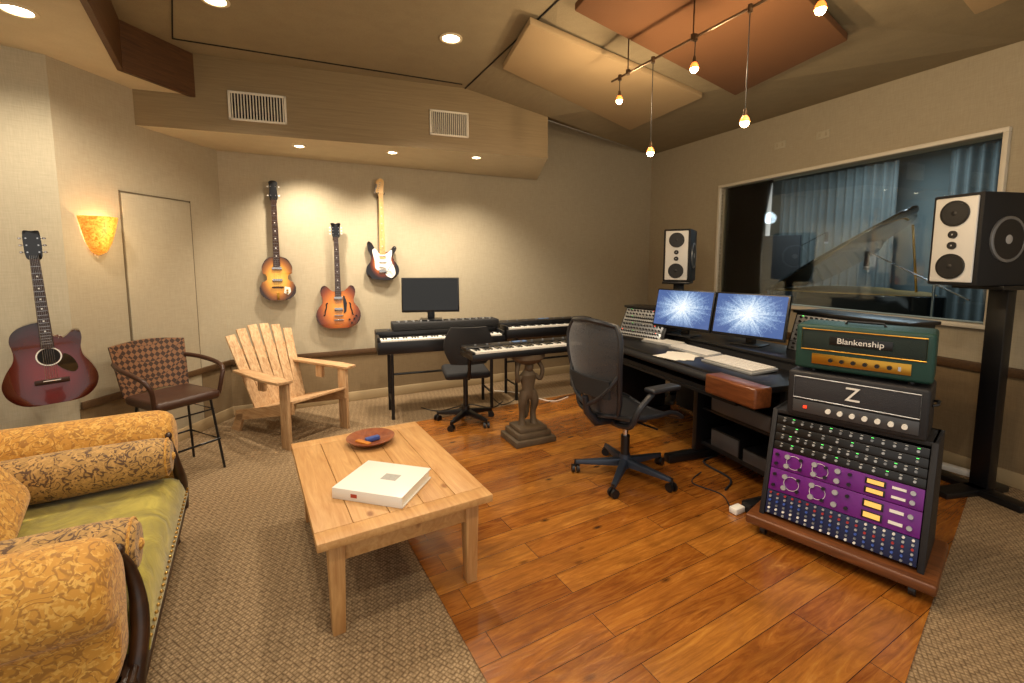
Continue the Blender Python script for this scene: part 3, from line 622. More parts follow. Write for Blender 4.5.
for s_ in (-1,1):
    b=B(); b.tube(spl([(s_*.23,-.27,.72),(s_*.27,-.1,.71),(s_*.275,.1,.69),(s_*.26,.2,.66),(s_*.235,.22,.60),(s_*.22,.2,.50)],5,False),.015,M_lea,10); b.done('armrest',bc)
for sx in (-1,1):
    for sy in (-1,1):
        b=B(); b.cyl((sx*.17,sy*.15+.02,.48),(sx*.215,sy*.20+.02,.0),.009,m=M_black,seg=10); b.done('leg',bc)
for rr,r in (([(-.2,-.17,.2),(.2,-.17,.2),(.2,.21,.2),(-.2,.21,.2)],.007),([(-.185,-.14,.40),(.185,-.14,.40),(.185,.18,.40),(-.185,.18,.40)],.005)):
    b=B(); b.tube(rr,r,M_black,8,closed=True); b.done('foot_ring',bc)

# ------------------------------------------------------------ adirondack chair
M_ced=wood('cedar_slats','#a67c50','#e0bf92',.65,(18,18,2.2),1.2,.3,c3='8e6a48'); M_ced2=wood('cedar_boards','#a0774c','#d8b486',.65,(18,2.2,18),1.2,.3,c3='8a6644')
ad=thing('adirondack_chair','natural cedar slatted adirondack chair with wide flat arms','chair',(-1.88,3.80,0),face(.857,-.51))
b=B()
for k in range(6):
    y=.34-.095*k; z=.36-.026*k; b.box((0,y,z),(.50,.085,.02),M_ced2,rx=.27,bev=.003)
b.done('seat',ad)
b=B()
for k in range(6):
    f_=(k-2.5)/2.5; hh=.74-.07*f_*f_; X=Matrix.Translation((f_*.19,-.16,.22))@Matrix.Rotation(.42,4,'X')@Matrix.Rotation(f_*.10,4,'Y'); b.box((0,0,hh/2),(.082,.018,hh),M_ced,bev=.006,X=X)
for z,y in ((.42,-.27),(.68,-.385)): b.box((0,y,z),(.46,.025,.06),M_ced2,rx=.42)
b.done('backrest',ad)
for s_ in (-1,1):
    b=B(); b.prism([(s_*.21,-.34),(s_*.30,-.34),(s_*.37,.20),(s_*.36,.38),(s_*.25,.40),(s_*.235,.1)],.53,.552,M_ced2,bev=.004); b.done('armrest',ad)
    b=B(); b.box((s_*.27,.32,.265),(.028,.1,.53),M_ced,bev=.003); b.done('leg',ad)
    b=B(); b.hexa([(s_*.245-.011,-.5,.0),(s_*.245+.011,-.5,.0),(s_*.245+.011,-.38,.0),(s_*.245-.011,-.38,.0),(s_*.245-.011,-.42,.14),(s_*.245+.011,-.42,.14),(s_*.245+.011,-.3,.18),(s_*.245-.011,-.3,.18)],M_ced2); b.hexa([(s_*.245-.011,-.42,.09),(s_*.245+.011,-.42,.09),(s_*.245+.011,.38,.28),(s_*.245-.011,.38,.28),(s_*.245-.011,-.42,.18),(s_*.245+.011,-.42,.18),(s_*.245+.011,.38,.37),(s_*.245-.011,.38,.37)],M_ced2); b.done('side_rail',ad)
    b=B(); b.prism([(s_*.25,-.02),(s_*.28,-.02),(s_*.28,.06),(s_*.25,.06)],.42,.53,M_ced); b.done('arm_bracket',ad)

# ------------------------------------------------------------ keyboards / pianos
def keys(b,L,y,z,nw,kl=.14,m=M_ivory):
    w_=L/nw
    for k in range(nw):
        b.box((-L/2+w_*(k+.5),y,z),(w_*.94,kl,.014),m)
        if k%7 in (0,1,3,4,5) and k<nw-1: b.box((-L/2+w_*(k+1),y+kl*.18,z+.011),(w_*.55,kl*.6,.012),M_blacks)
M_disp=mat('lcd_display','#334455',.2,emit=('#5078a0',.6))
def stage_piano(name,label,loc,rz,L=1.2,D=.36,h=.13,nw=52,bodym=M_black,kl=.14):
    o=thing(name,label,'keyboard',(loc[0],loc[1],loc[2]),rz)
    b=B(); b.box((0,0,h*.28),(L,D,h*.56),bodym,bev=.008); b.box((0,D*.25,h*.72),(L,D*.48,h*.34),bodym,bev=.01)
    for s_ in (-1,1): b.box((s_*(L/2-.012),-D*.22,h*.66),(.024,D*.5,h*.25),bodym,bev=.006)
    b.done('keyboard_case',o)
    b=B(); keys(b,L-.06,-D*.5+kl/2+.012,h*.56+.008,nw,kl); b.done('piano_keys',o)
    b=B()
    for k in range(9): b.cyl((-L*.4+k*L*.1,D*.2,h*.89),(-L*.4+k*L*.1,D*.2,h*.89+.012),.009,m=M_grey,seg=10)
    b.box((0,D*.32,h*.9),(.12,.05,.004),M_disp); b.done('control_panel',o)
    return o
def kstand(label,loc,rz,L,D,h):
    o=thing('keyboard_stand',label,'stand',loc,rz,group='keyboard stands')
    for s_ in (-1,1):
        b=B(); b.tube([(s_*L/2,-D/2,.0),(s_*L/2,-D/2,h-.02)],.016,M_black,10); b.tube([(s_*L/2,D/2,.0),(s_*L/2,D/2,h-.02)],.016,M_black,10); b.tube([(s_*L/2,-D/2-.02,h-.015),(s_*L/2,D/2+.02,h-.015)],.015,M_black,10); b.tube([(s_*L/2,-D/2,.16),(s_*L/2,D/2,.16)],.01,M_black,8); b.done('leg',o)
    for y,z in ((D/2,.35),(0,h-.015)):
        b=B(); b.tube([(-L/2,y,z),(L/2,y,z)],.012,M_black,8); b.done('crossbar',o)
    return o
ka=math.atan2(.42,1.14)
kstand('black tubular keyboard stand under the stage piano',(-.70,4.38,0),ka,.95,.30,.62)
stage_piano('stage_piano','black stage piano keyboard on a tubular stand against the wall',(-.70,4.38,.62),ka,1.2,.42,.20,44)
o=thing('synthesizer','slim black synthesizer stacked on top of the stage piano','keyboard',(-.66,4.50,.80),ka)
b=B(); b.box((0,0,.035),(1.05,.22,.07),M_blackm,bev=.01); b.done('keyboard_case',o)
b=B(); 
for k in range(14): b.cyl((-.46+k*.07,-.03,.07),(-.46+k*.07,-.03,.082),.01,m=M_silver,seg=10)
for k in range(14): b.box((-.46+k*.07,.05,.072),(.03,.02,.004),M_grey)
b.done('control_panel',o)
kstand('black tubular keyboard stand under the digital piano',(.40,4.98,0),ba-.05,.9,.28,.66)
stage_piano('digital_piano','black digital piano on a stand against the wall',(.40,4.98,.66),ba-.05,1.15,.36,.17,44)
def monitor(name,label,loc,rz,w,h,screen,tilt=-.06,zb=.1,bez=M_black,gr=None):
    o=thing(name,label,'monitor',loc,rz,group=gr)
    b=B(); b.box((0,.02,zb+h/2),(w,.035,h),bez,rx=tilt,bev=.006); b.done('monitor_case',o)
    X=Matrix.Translation((0,.02,zb+h/2))@Matrix.Rotation(tilt,4,'X')
    b=B(); b.box((0,-.0195,.004),(w-.026,.004,h-.032),screen,X=X); b.done('screen',o)
    b=B(); b.box((0,.06,zb*.6),(.07,.025,zb*1.2+.02),bez,bev=.004); b.box((0,.04,.006),(.22,.17,.012),bez,bev=.004); b.done('monitor_stand',o)
    return o
M_off=mat('screen_off','#101214',.12,var=.1)
monitor('computer_monitor','black widescreen computer monitor, switched off, on the synthesizer',(-.80,4.46,.872),math.radians(8),.56,.34,M_off,zb=.08)
ped=thing('pedestal','weathered carved figure pedestal on a stepped square plinth','pedestal',(.13,3.60,.006),.45)
M_stone=mat('weathered_bronze','#5c4d3a',.65,.15,var=.4,vs=14,bmp=.8,bs_=40)
b=B(); b.box((0,0,.025),(.36,.30,.05),M_stone,bev=.008); b.box((0,0,.07),(.30,.25,.05),M_stone,bev=.01); b.box((0,0,.11),(.25,.21,.04),M_stone,bev=.012); b.done('plinth',ped)
b=B()
for s_ in (-1,1): b.tube(spl([(s_*.055,0,.12),(s_*.05,.01,.22),(s_*.055,-.01,.32),(s_*.028,0,.40)],4,False),[.036,.030,.026,.024,.024,.026,.029,.032,.035,.037,.04,.04,.04],M_stone,12)
b.lathe([(.040,.34),(.065,.38),(.050,.43),(.066,.50),(.070,.54),(.038,.575),(.030,.59)],M_stone,seg=18,sy=.75)
b.ball((0,-.015,.605),(.036,.040,.044),M_stone,14)
for s_ in (-1,1): b.tube(spl([(s_*.065,0,.53),(s_*.10,-.02,.50),(s_*.115,-.03,.58),(s_*.08,0,.655)],4,False),.018,M_stone,10)
b.ball((0,.04,.28),(.035,.03,.12),M_stone,12); b.done('carved_figure',ped)
b=B(); b.lathe([(.07,.63),(.11,.65),(.14,.675),(.14,.714)],M_stone,seg=24,sy=.8); b.done('capital',ped)
stage_piano('synthesizer.001','black synthesizer keyboard with white keys resting on the carved pedestal',(.10,3.62,.72),math.radians(25.7),1.0,.29,.085,37,bodym=M_black,kl=.14)

# ------------------------------------------------------------ chairs on wheels
def base5(o,R,m,hz=.1):
    b=B()
    for k in range(5):
        t_=k*2*pi/5+.3; d=Vector((math.cos(t_),math.sin(t_),0)); s_=Vector((-d.y,d.x,0))
        a=d*.03; e=d*R
        P=[a-s_*.028+Vector((0,0,hz-.03)),a+s_*.028+Vector((0,0,hz-.03)),e+s_*.016+Vector((0,0,.062)),e-s_*.016+Vector((0,0,.062)),a-s_*.024+Vector((0,0,hz+.02)),a+s_*.024+Vector((0,0,hz+.02)),e+s_*.014+Vector((0,0,.085)),e-s_*.014+Vector((0,0,.085))]
        b.hexa([tuple(p) for p in P],m,bev=.005)
    b.cyl((0,0,hz-.04),(0,0,hz+.05),.04,.035,m=m,seg=20); b.done('star_base',o)
    for k in range(5):
        t_=k*2*pi/5+.3; x,y=R*math.cos(t_),R*math.sin(t_); b=B(); a=t_+1.2+k*.7; dx,dy=math.cos(a),math.sin(a)
        for s_ in (-1,1): b.cyl((x+dx*.008*s_,y+dy*.008*s_,.028),(x+dx*.026*s_,y+dy*.026*s_,.028),.028,m=M_black,seg=16)
        b.cyl((x,y,.04),(x,y,.085),.01,m=M_black,seg=8); b.done('caster',o)
m,n,l,bs=newm('mesh_fabric_graphite'); M_mesh=m
bs.inputs['Base Color'].default_value=lin('#26282d'); bs.inputs['Roughness'].default_value=.5; bs.inputs['Sheen Weight'].default_value=.3
wv=noise(n,l,coords(n,l,(160,160,400)),1,2); l.new(ramp(n,l,wv,[(.34,'cccccc'),(.46,'ffffff')]),bs.inputs['Alpha'])
M_rim=mat('graphite_rim','#1f2126',.38,var=.1)
of=thing('office_chair','graphite mesh ergonomic office chair with dark grey five-star base','chair',(.765,2.97,.006),face(.87,.49))
base5(of,.33,M_steel)
b=B(); b.cyl((0,0,.14),(0,0,.28),.03,m=M_black); b.cyl((0,0,.28),(0,0,.40),.018,m=M_chrome); b.done('gas_lift',of)
b=B(); b.box((0,-.02,.405),(.2,.26,.06),M_rim,bev=.02,seg=3); b.tube([(.1,0,.4),(.26,.02,.40)],.007,M_black); b.done('seat_mechanism',of)
def sw(v_): return .255-.03*abs(v_-.45)
def seatp(u,v_): return ((u-.5)*2*sw(v_),-.20+.46*v_,.455+.03*(2*u-1)**2-.05*max(0,(v_-.7)/.3)**2+.02*max(0,.3-v_)*2)
b=B(); b.surf(seatp,14,14,M_rim,th=-.012,nrm=(0,0,1)); b.done('seat',of,ang=60)
b=B(); rim=[seatp(u,0) for u in [i/8 for i in range(9)]]+[seatp(1,v_/8) for v_ in range(1,9)]+[seatp(1-u/8,1) for u in range(1,9)]+[seatp(0,1-v_/8) for v_ in range(1,8)]
b.tube(rim,.016,M_rim,8,closed=True); b.done('seat_frame',of)
def backp(u,v_):
    hw=(.160+.095*math.sin(min(1,v_*1.2)*pi/2))*(1-.2*max(0,(v_-.8)/.2)**2)*(1-.12*max(0,(.15-v_)/.15))
    c_=1-(2*u-1)**2
    return ((u-.5)*2*hw,-.215-.07*v_-.055*c_-.035*math.sin(v_*pi*1.1-.4),.49+.57*v_+.025*c_*v_-.02*c_*(1-v_))
b=B(); b.surf(backp,18,18,M_mesh); b.done('backrest',of,ang=60)
b=B(); rim=[backp(i/10,0) for i in range(11)]+[backp(1,i/12) for i in range(1,13)]+[backp(1-i/10,1) for i in range(1,11)]+[backp(0,1-i/12) for i in range(1,12)]
b.tube(rim,.016,M_rim,8,closed=True); b.done('back_frame',of)
b=B(); b.surf(lambda u,v_:((u-.5)*.38,-.325-.03*(1-(2*u-1)**2),.62+.11*v_),10,5,M_blackm,th=.018,nrm=(0,1,0)); b.done('lumbar_pad',of)
b=B(); b.tube([(0,-.1,.41),(0,-.26,.42),(0,-.33,.50),(0,-.35,.60)],[.03,.03,.026,.02],M_rim,10)
for s_ in (-1,1): b.tube(spl([(0,-.34,.54),(s_*.1,-.34,.60),(s_*.18,-.32,.68),(s_*.235,-.28,.78)],4,False),.013,M_rim,8)
b.done('back_support',of)
for s_ in (-1,1):
    b=B(); b.tube(spl([(s_*.08,-.16,.41),(s_*.24,-.19,.45),(s_*.285,-.17,.56),(s_*.285,-.06,.645)],5,False),.018,M_rim,8); b.box((s_*.28,.03,.665),(.085,.24,.03),M_blackm,bev=.013,seg=3); b.done('armrest',of)
tc=thing('task_chair','small black wheeled task chair pulled up to the stage piano','chair',(-.42,4.02,0),face(-.25,1))
base5(tc,.26,M_black); b=B(); b.cyl((0,0,.1),(0,0,.44),.022,m=M_black); b.done('gas_lift',tc)
b=B(); b.box((0,0,.47),(.40,.38,.07),M_blackm,bev=.033,seg=4); b.done('seat',tc)
b=B(); b.surf(lambda u,v_:((u-.5)*.42*(.72+.28*math.sin(v_*pi)),-.21-.04*(1-(2*u-1)**2)-.03*v_,.58+.32*v_),10,10,M_blackm,th=.035,nrm=(0,1,0)); b.done('backrest',tc)
b=B(); b.tube([(0,-.05,.44),(0,-.2,.45),(0,-.25,.55),(0,-.26,.7)],.016,M_black); b.done('back_support',tc)

# ------------------------------------------------------------ studio desk
DA=RA; DMx=Matrix.Translation((1.22,3.07,0))@Matrix.Rotation(DA,4,'Z')
def dl(x,y,z=0): return tuple(DMx@Vector((x,y,z)))
dk=thing('studio_desk','large black studio console desk with padded leather and wood armrest','desk',(1.22,3.07,.006),DA)
b=B(); b.box((-.28,.36,.715),(1.76,.72,.04),M_black,bev=.008); b.done('desktop',dk)
b=B(); b.box((-.28,.70,.80),(1.76,.42,.03),M_black,bev=.006); b.box((-.28,.51,.765),(1.76,.02,.06),M_blackm); b.done('upper_shelf',dk)
M_arm=wood('armrest_wood','#4e2812','#7c4624',.3,(2,20,20)); 
b=B(); b.box((.44,-.035,.685),(.38,.13,.12),M_arm,bev=.014,seg=3); b.done('wooden_armrest',dk)
b=B(); b.box((-.44,-.03,.70),(1.38,.06,.05),M_blackm,bev=.02,seg=3); b.done('padded_edge',dk)
b=B(); b.box((-.3,.2,.60),(1.5,.5,.02),M_black); b.box((-.3,-.03,.615),(1.2,.02,.05),M_black); b.done('keyboard_tray',dk)
for x in (-1.10,-.12,.58):
    b=B(); b.box((x,.42,.35),(.04,.50,.69),M_black,bev=.004); b.box((x,.33,.03),(.07,.8,.06),M_black,bev=.01); b.done('side_panel',dk)
b=B(); b.box((.23,.60,.36),(.66,.02,.5),M_blackm); b.box((.23,.42,.12),(.66,.4,.03),M_black,bev=.003); b.box((.23,.42,.38),(.66,.4,.02),M_black,bev=.003); b.done('equipment_shelf',dk)
b=B(); b.box((-.28,.86,.4),(1.7,.03,.75),M_blackm); b.done('modesty_panel',dk)
for (x,z,h) in ((.12,.135,.13),(.40,.135,.09),(.23,.39,.11)):
    o=thing('power_amplifier','dark rack device on the shelf under the studio desk','audio device',dl(x,.36,z+.006),DA,group='devices under the desk')
    part(o,'case',lambda b:b.box((0,0,h/2),(.25 if z<.3 else .5,.28,h),M_black,bev=.004))
    part(o,'front_panel',lambda b:b.box((0,-.142,h/2),(.24 if z<.3 else .48,.006,h*.85),mat('dim_silver','#5c5e62',.4,.5,var=.15),bev=.001))
def rackunit(b,w,z,h,y,m,kn=6):
    b.box((0,y,z),(w,.02,h-.004),m,bev=.0015)
    for j in ((-1,1) if h>.05 else (0,)):
        for k in range(kn):
            x=-w*.44+w*.88*k/max(1,kn-1); b.cyl((x,y-.01,z+j*h*.24),(x,y-.024,z+j*h*.24),min(.008,h*.2),m=M_black if m is not M_black else M_silver,seg=10)
M_meter=mat('vu_meter_lit','#e8c070',.4,emit=('#ffb84a',.45)); M_led=mat('led_red','#ff3020',.4,emit=('#ff3818',2)); M_ledg=mat('led_green','#60ff60',.4,emit=('#60ff70',1.5))
def console(label,x,y,z,rz,w,h,d,tilt,gr):
    o=thing('outboard_rack',label,'audio rack',dl(x,y,z),DA+rz,group=gr)
    b=B(); b.hexa([(-w/2,-d/2,0),(w/2,-d/2,0),(w/2,d/2,0),(-w/2,d/2,0),(-w/2,-d/2+tilt,h),(w/2,-d/2+tilt,h),(w/2,d/2,h),(-w/2,d/2,h)],M_black,bev=.004); b.box((0,tilt/2,h+.008),(w+.04,d-tilt+.03,.02),M_black,bev=.004); b.done('rack_case',o)
    an=-math.atan2(tilt,h); n_=max(2,int(h/.06))
    for k in range(n_):
        b=B(Matrix.Translation((0,-d/2,0))@Matrix.Rotation(an,4,'X'))
        L_=math.hypot(h,tilt); hh=(L_-.03)/n_; z_=.015+hh*(k+.5)
        rackunit(b,w-.05,z_,hh,-.006,[M_silver,M_grey,M_silver,M_silver][k%4],[16,13,18,12][k%4])
        for j in range(14):
            if (j*7+k*3)%4==0: b.box((-w*.4+w*.8*j/13,-.018,z_+hh*.4),(.006,.003,.006),[M_led,M_ledg,M_white][(j+k)%3])
        b.done('rack_module',o)
    return o
console('black rack of silver outboard modules at the far desk end',-1.04,.44,.741,.30,.50,.27,.34,.14,'desk outboard racks')
console('black rack of silver outboard modules beside the computer monitors',.44,.93,.741,-.05,.72,.34,.34,.10,'desk outboard racks')
m,n,l,bs=newm('starburst_wallpaper'); M_star=m
v=coords(n,l,(1/.26,.01,1/.18),(0,0,0),(0,0,-1.33)); g=n.new('ShaderNodeVectorMath'); g.operation='LENGTH'; l.new(v,g.inputs[0])
nrmz=n.new('ShaderNodeVectorMath'); nrmz.operation='NORMALIZE'; l.new(v,nrmz.inputs[0])
ray_=noise(n,l,nrmz.outputs[0],5,3,.7,.5); w1=noise(n,l,coords(n,l,(34,.01,34)),1,5,.75,3)
m1=n.new('ShaderNodeMath'); m1.operation='MULTIPLY_ADD'; l.new(ray_,m1.inputs[0]); m1.inputs[1].default_value=.9; l.new(g.outputs['Value'],m1.inputs[2])
mm=n.new('ShaderNodeMath'); mm.operation='MULTIPLY_ADD'; l.new(w1,mm.inputs[0]); mm.inputs[1].default_value=1.3; l.new(m1.outputs[0],mm.inputs[2])
dv=n.new('ShaderNodeMath'); dv.operation='MULTIPLY'; dv.inputs[1].default_value=.45; l.new(mm.outputs[0],dv.inputs[0])
c=ramp(n,l,dv.outputs[0],[(.5,'#ffffff'),(.62,'#d8e8f6'),(.76,'#90abd0'),(.92,'#4c659a')])
bs.inputs['Base Color'].default_value=(0,0,0,1); l.new(c,bs.inputs['Emission Color']); bs.inputs['Emission Strength'].default_value=1.1; bs.inputs['Roughness'].default_value=.2
ma=math.atan2(-.8,.6)
monitor('computer_monitor.001','widescreen computer monitor showing a blue-white starburst on the studio desk',(1.44,3.83,.821),ma,.54,.335,M_star,tilt=-.22,zb=.055,gr='desk computer monitors')
monitor('computer_monitor.002','widescreen computer monitor showing a blue-white starburst on the studio desk',(1.77,3.385,.821),ma,.54,.335,M_star,tilt=-.22,zb=.055,gr='desk computer monitors')
def flatkb(name,label,x,y,z,rz,w,d,rows,cols,case,keym,cat='keyboard',gr=None):
    o=thing(name,label,cat,dl(x,y,z),DA+rz,group=gr)
    b=B(); b.box((0,0,.011),(w,d,.018),case,rx=.06,bev=.004); b.done('case',o)
    b=B()
    for i in range(rows):
        for j in range(cols): b.box((-w/2+.01+(w-.02)*(j+.5)/cols,-d/2+.01+(d-.02)*(i+.5)/rows,.023+.004*i/rows*2),((w-.02)/cols*.86,(d-.02)/rows*.84,.007),keym)
    b.done('keys',o); return o
flatkb('computer_keyboard','white computer keyboard on the studio desk',-.34,.34,.742,0,.43,.15,5,15,M_silver,M_white,gr='computer keyboards')
flatkb('computer_keyboard.001','white computer keyboard on the studio desk',-.74,.36,.742,.2,.36,.15,5,15,M_silver,M_white,gr='computer keyboards')
flatkb('control_surface','silver fader control surface on the studio desk',.14,.28,.742,0,.44,.22,6,12,M_silver,M_white,cat='mixing controller')
b=B()
for k in range(3): b.box((.01*k,.008*k,.001+.001*k),(.21,.28,.001),mat('paper%d'%k,'#e8e4d8',.8,var=.02),rz=.3*k-.3)
o=b.done('paper_sheets'); tag(o,'loose white paper sheets on the studio desk','paper',dl(-.28,.12,.742),DA+.5)
fg=thing('figurine','small white standing figurine on top of the rack','figurine',dl(-1.03,.53,1.031),0)
b=B(); b.lathe([(.03,0),(.03,.01),(.018,.02),(.024,.05),(.02,.09),(.008,.10),(.014,.115),(.015,.13),(.0001,.142)],M_ivory,seg=16); b.done('figure_body',fg)

# ------------------------------------------------------------ speakers
M_alu=mat('speaker_baffle_silver','#e2e2de',.4,.0,var=.03); M_cone=mat('speaker_cone','#15161a',.45,var=.1); M_conew=mat('dust_cap_grey','#c6c9cc',.3,.4,var=.05)
def driver(b,X,r,capm=M_cone,ring=M_black):
    b.lathe([(r,0),(r,.010),(r*.97,.012),(r*.88,.012),(r*.86,.006)],ring,X=X,seg=28,caps=False); b.lathe([(r*.87,.010),(r*.8,.008),(r*.5,.004),(r*.36,.002),(.0001,.002)],M_cone,X=X,seg=28)
    b.lathe([(r*.40,.003),(r*.30,.009),(.0001,.012)],capm,X=X,seg=20)
def speaker(label,loc,rz,H_=.53,W_=.26,D_=.38,side=1):
    o=thing('studio_monitor',label,'speaker',loc,rz,group='studio monitor speakers')
    b=B(); b.box((0,D_/2,H_/2),(W_,D_,H_),M_blackm,bev=.01); b.done('cabinet',o)
    b=B(); b.box((0,-.006,H_/2),(W_*.84,.014,H_*.93),M_alu,bev=.012,seg=3); b.done('baffle',o)
    Y=lambda x,z:Matrix.Translation((x,-.013,z))@RX
    for z,r in ((H_*.21,.074),(H_*.79,.074)):
        b=B(); driver(b,Y(0,z),r); b.done('woofer_cone',o)
    for z in (H_*.44,H_*.56):
        b=B(); driver(b,Y(0,z),.022,M_conew); b.done('tweeter',o)
    b=B(); driver(b,Matrix.Translation((side*(W_/2),D_*.5,H_/2))@Matrix.Rotation(side*pi/2,4,'Y'),.13,M_conew,M_grey); b.done('side_woofer',o)
    return o
def spstand(label,loc,rz,h,gr='speaker stands'):
    o=thing('speaker_stand',label,'speaker stand',loc,rz,group=gr)
    b=B(); b.box((0,-.05,.02),(.50,.10,.04),M_black,bev=.006); b.box((0,-.1,.02),(.10,.50,.04),M_black,bev=.006); b.done('stand_base',o)
    b=B(); b.box((0,.0,h/2),(.10,.07,h-.04),M_black,bev=.006); b.done('stand_pole',o)
    b=B(); b.box((0,-.06,h-.012),(.26,.3,.024),M_black,bev=.004); b.done('top_plate',o)
    return o
r_=face(.98,.20); sl=(2.60,2.70)
speaker('three-way studio monitor with silver baffle and side woofer',(sl[0],sl[1],1.31),r_,side=1)
spstand('tall black speaker stand with flat cross base',(2.98,2.76,0),r_,1.31)
r2=face(.5,.86)
speaker('three-way studio monitor with silver baffle beside the window',(1.66,4.62,1.245),r2,side=1)
spstand('tall black speaker stand with flat cross base',(1.76,4.80,0),r2,1.245)
# ------------------------------------------------------------ amp stack
AX=math.atan2(-.745,.67); AM=Matrix.Translation((1.55,2.08,0))@Matrix.Rotation(AX,4,'Z')
def al(x,y,z): return tuple(AM@Vector((x,y,z)))
M_dolly=wood('dolly_wood','#4e2a12','#7a4722',.4,(2,20,20))
dy=thing('equipment_dolly','low brown wooden dolly under the rack','dolly',al(0,.17,.006),AX)
b=B(); b.box((0,0,.075),(.76,.46,.05),M_dolly,bev=.012,seg=3); b.done('platform',dy)
for sx in (-1,1):
    for sy in (-1,1):
        b=B(); b.cyl((sx*.3-.012,sy*.18,.025),(sx*.3+.012,sy*.18,.025),.025,m=M_black,seg=16); b.cyl((sx*.3,sy*.18,.03),(sx*.3,sy*.18,.055),.01,m=M_black,seg=8); b.done('caster',dy)
rk=thing('audio_rack','black slant-front rack with purple signal processor modules on a wooden dolly','audio rack',al(0,.0,.106),AX)
w_=.64; h_=.55; d_=.37; tl=.13
b=B()
for s_ in (-1,1): b.hexa([(s_*w_/2-.012,0,0),(s_*w_/2+.012,0,0),(s_*w_/2+.012,d_,0),(s_*w_/2-.012,d_,0),(s_*w_/2-.012,tl,h_),(s_*w_/2+.012,tl,h_),(s_*w_/2+.012,d_,h_),(s_*w_/2-.012,d_,h_)],M_tolex,bev=.003)
b.box((0,d_-.01,h_/2),(w_,.02,h_),M_tolex); b.box((0,(d_+tl)/2,h_-.01),(w_,d_-tl,.02),M_tolex,bev=.002); b.box((0,d_/2+.02,.01),(w_,d_-.05,.02),M_tolex)
b.box((0,d_/2+.09,h_/2),(w_-.04,.12,h_-.06),M_gap)
b.done('rack_case',rk)
M_purp=mat('purple_panel','#6c1c80',.35,.1,var=.12); M_navy=mat('dark_blue_panel','#20284e',.4,.2,var=.1)
an=-math.atan2(tl,h_)
RXM=Matrix.Translation((0,.012,0))@Matrix.Rotation(an,4,'X')
ZP=[.015]
def module(h,fn):
    b=B(RXM@Matrix.Translation((0,0,ZP[0]+h/2))); fn(b,h); b.done('rack_module',rk); ZP[0]+=h+.003
W=w_-.03
M_kblue=mat('knob_blue','#3c5ab0',.4,var=.1); M_kred=mat('knob_red','#a83030',.4,var=.1)
def m_mixer(b,h):
    b.box((0,0,0),(W,.02,h),M_navy,bev=.002)
    for k in range(18):
        x=-W*.47+W*.94*k/17
        for j in range(6): b.cyl((x,-.01,-h*.42+h*.168*j),(x,-.022,-h*.42+h*.168*j),.0055,m=[M_silver,M_white,M_grey,M_kblue,M_silver,M_kred][(j+k//6)%6],seg=8)
def m_purple(b,h):
    b.box((0,0,0),(W,.02,h),M_purp,bev=.002)
    for k,x in enumerate((-.46,-.38,-.28,-.18,-.10,-.02,.06)):
        for j in (-1,1): b.cyl((x*W,-.01,j*h*.25),(x*W,-.026,j*h*.25),.012 if k%2 else .008,m=M_silver if k%2 else M_black,seg=14)
    for cx in (-.33,-.14): b.tube([(cx*W+.034*math.cos(t_),-.012,.034*math.sin(t_)) for t_ in [i*2*pi/24 for i in range(24)]],.0012,M_white,6,closed=True)
    for j in (-1,1):
        b.box((.22*W,-.012,j*h*.22),(.08,.006,h*.32),M_black,bev=.001); b.box((.22*W,-.0155,j*h*.22),(.062,.003,h*.2),M_meter)
        b.box((.36*W,-.012,j*h*.22),(.05,.004,h*.12),M_white); b.cyl((.44*W,-.01,j*h*.22),(.44*W,-.026,j*h*.22),.010,m=M_silver,seg=14)
def m_black(kn):
    def f(b,h):
        b.box((0,0,0),(W,.02,h),M_black,bev=.002)
        for k in range(kn): b.cyl((-W*.44+W*.88*k/(kn-1),-.01,0),(-W*.44+W*.88*k/(kn-1),-.022,0),.006,m=M_silver if k%3 else M_grey,seg=10)
        for k in range(kn): b.box((-W*.44+W*.88*k/(kn-1),-.011,h*.32),(.010,.002,.0025),M_ledg if k%4==1 else M_white)
    return f
module(.12,m_mixer); module(.115,m_purple); module(.095,m_purple); module(.042,m_black(12)); module(.042,m_black(16)); module(.042,m_black(10)); module(.042,m_black(14))
az=thing('amplifier_head','black tolex amplifier head with a large letter on the grille','amplifier',al(.02,.09,.657),AX+.03)
b=B(); b.box((0,.14,.118),(.55,.28,.236),M_tolex,bev=.014,seg=3); b.done('amplifier_case',az)
M_grill=mat('grille_cloth_grey','#2c2c30',.7,bmp=.6,bs_=300,var=.15); M_dgrey=mat('dark_grey_panel','#4c4d50',.45,.4,var=.1)
b=B(); b.box((0,-.001,.155),(.49,.008,.11),M_grill,bev=.003)
b.tube([(-.245,-.006,.10),(.245,-.006,.10),(.245,-.006,.21),(-.245,-.006,.21)],.0025,M_silver,6,closed=True); b.done('grille',az)
part(az,'control_panel',lambda b:b.box((0,-.003,.057),(.49,.01,.062),M_dgrey,bev=.002))
for k in range(7): part(az,'control_knob',lambda b:b.cyl((-.09+k*.048,-.008,.057),(-.09+k*.048,-.026,.057),.011,m=M_ivory,seg=14))
part(az,'pilot_light',lambda b:b.box((-.19,-.010,.057),(.014,.008,.012),M_led))
for s_ in (-1,1):
    b=B(); b.tube([(s_*.276,.08,.15),(s_*.295,.1,.155),(s_*.295,.17,.155),(s_*.276,.19,.15)],.006,M_black); b.done('handle',az)
text('Z',.095,M_white,az,Matrix.Translation((0,-.008,.155))@RX,'letter_emblem',ext=.002)
M_gtol=mat('green_tolex','#0c3a31',.5,bmp=.5,bs_=350,var=.12); M_gcl=mat('green_grille_cloth','#12241f',.75,bmp=.6,bs_=260,var=.2)
ag=thing('amplifier_head.001','dark green amplifier head with gold piping and control panel','amplifier',al(.03,.11,.894),AX+.06)
b=B(); b.box((0,.13,.128),(.53,.26,.226),M_gtol,bev=.016,seg=3); b.done('amplifier_case',ag)
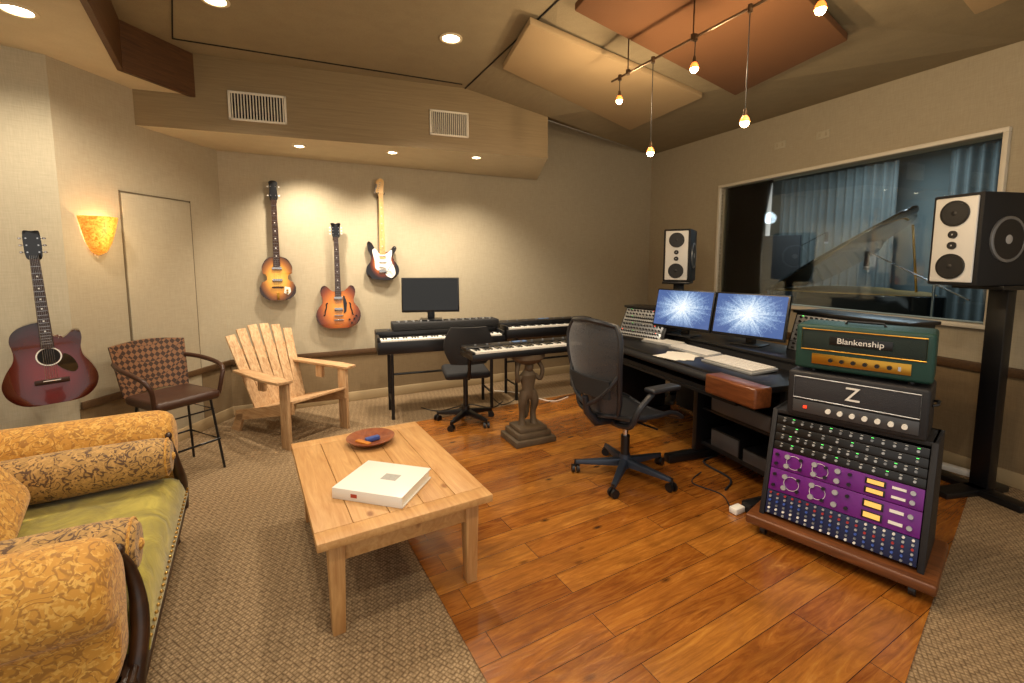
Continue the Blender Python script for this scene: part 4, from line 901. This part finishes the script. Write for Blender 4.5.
for x in (-.19,.19):
    for y in (.05,.2):
        b=B(); b.cyl((x,y,0),(x,y,.018),.014,m=M_black,seg=12); b.done('foot',ag)
b=B(); b.box((0,-.001,.168),(.47,.006,.098),M_gcl,bev=.002); b.tube([(-.237,-.005,.117),(.237,-.005,.117),(.237,-.005,.219),(-.237,-.005,.219)],.003,M_gold,6,closed=True); b.done('grille',ag)
part(ag,'control_panel',lambda b:b.box((.0,-.003,.072),(.38,.008,.052),M_gold,bev=.002))
for k in range(6): part(ag,'control_knob',lambda b:b.cyl((-.11+k*.045,-.006,.072),(-.11+k*.045,-.022,.072),.010,.009,m=M_black,seg=14))
part(ag,'power_switch',lambda b:b.box((.15,-.008,.072),(.01,.012,.02),M_chrome))
b=B(); b.box((0,-.006,.170),(.24,.006,.040),M_black,bev=.002); b.done('name_plate',ag)
text('Blankenship',.038,M_white,ag,Matrix.Translation((0,-.010,.170))@RX,'lettering')
b=B(); b.tube([(-.08,.13,.238),(-.07,.13,.256),(.07,.13,.256),(.08,.13,.238)],.007,M_black); b.done('handle',ag)
b=B(); b.box((0,0,.02),(.08,.05,.035),M_white,bev=.006); o=b.done('power_adapter'); tag(o,'small white power adapter lying on the wood floor','adapter',(1.30,2.50,.006),.5)
b=B(); b.box((0,0,.02),(.30,.06,.04),M_white,bev=.008); o=b.done('power_strip'); tag(o,'white power strip lying on the carpet by the wall','power strip',(3.05,3.05,.0),RA+.2)
def cable(pts,r=.004,m=M_blackm,label='black cable lying loosely on the floor'):
    b=B(); b.tube(spl([(x,y,r+z) for x,y,z in pts],8,False),r,m,6); o=b.done('cable'); return tag(o,label,'cable',group='floor cables')
cable([(-.25,4.9,0),(-.1,4.5,0),(.1,4.75,0),(.25,4.5,0),(.5,4.7,.006),(.75,4.9,.006)])
cable([(-.9,4.4,0),(-.7,4.3,0),(-.45,4.5,0),(-.2,4.4,0),(-.1,4.6,0)],.005)
cable([(-.2,5.0,0),(.1,4.9,0),(.4,4.6,.006),(.6,4.75,.006)],.004,M_white,'white cable lying loosely on the floor')
cable([(1.28,2.53,.006),(1.3,2.7,.006),(1.18,2.85,.006),(1.3,3.0,.006)],.004,M_blackm)
cable([(1.35,2.75,.006),(1.45,2.9,.006),(1.38,3.15,.006),(1.55,3.3,.006),(1.5,3.5,.006)],.007,M_blackm)

# ------------------------------------------------------------ camera
cam=bpy.data.cameras.new('camera'); co=bpy.data.objects.new('camera',cam); COL.objects.link(co); bpy.context.scene.camera=co
co.location=(0,0,1.45); co.rotation_euler=(pi/2-math.atan(.1),0,0); cam.sensor_width=36; cam.lens=16; cam.shift_y=-.0337; cam.clip_start=.02
bpy.context.scene.view_settings.view_transform='Standard'
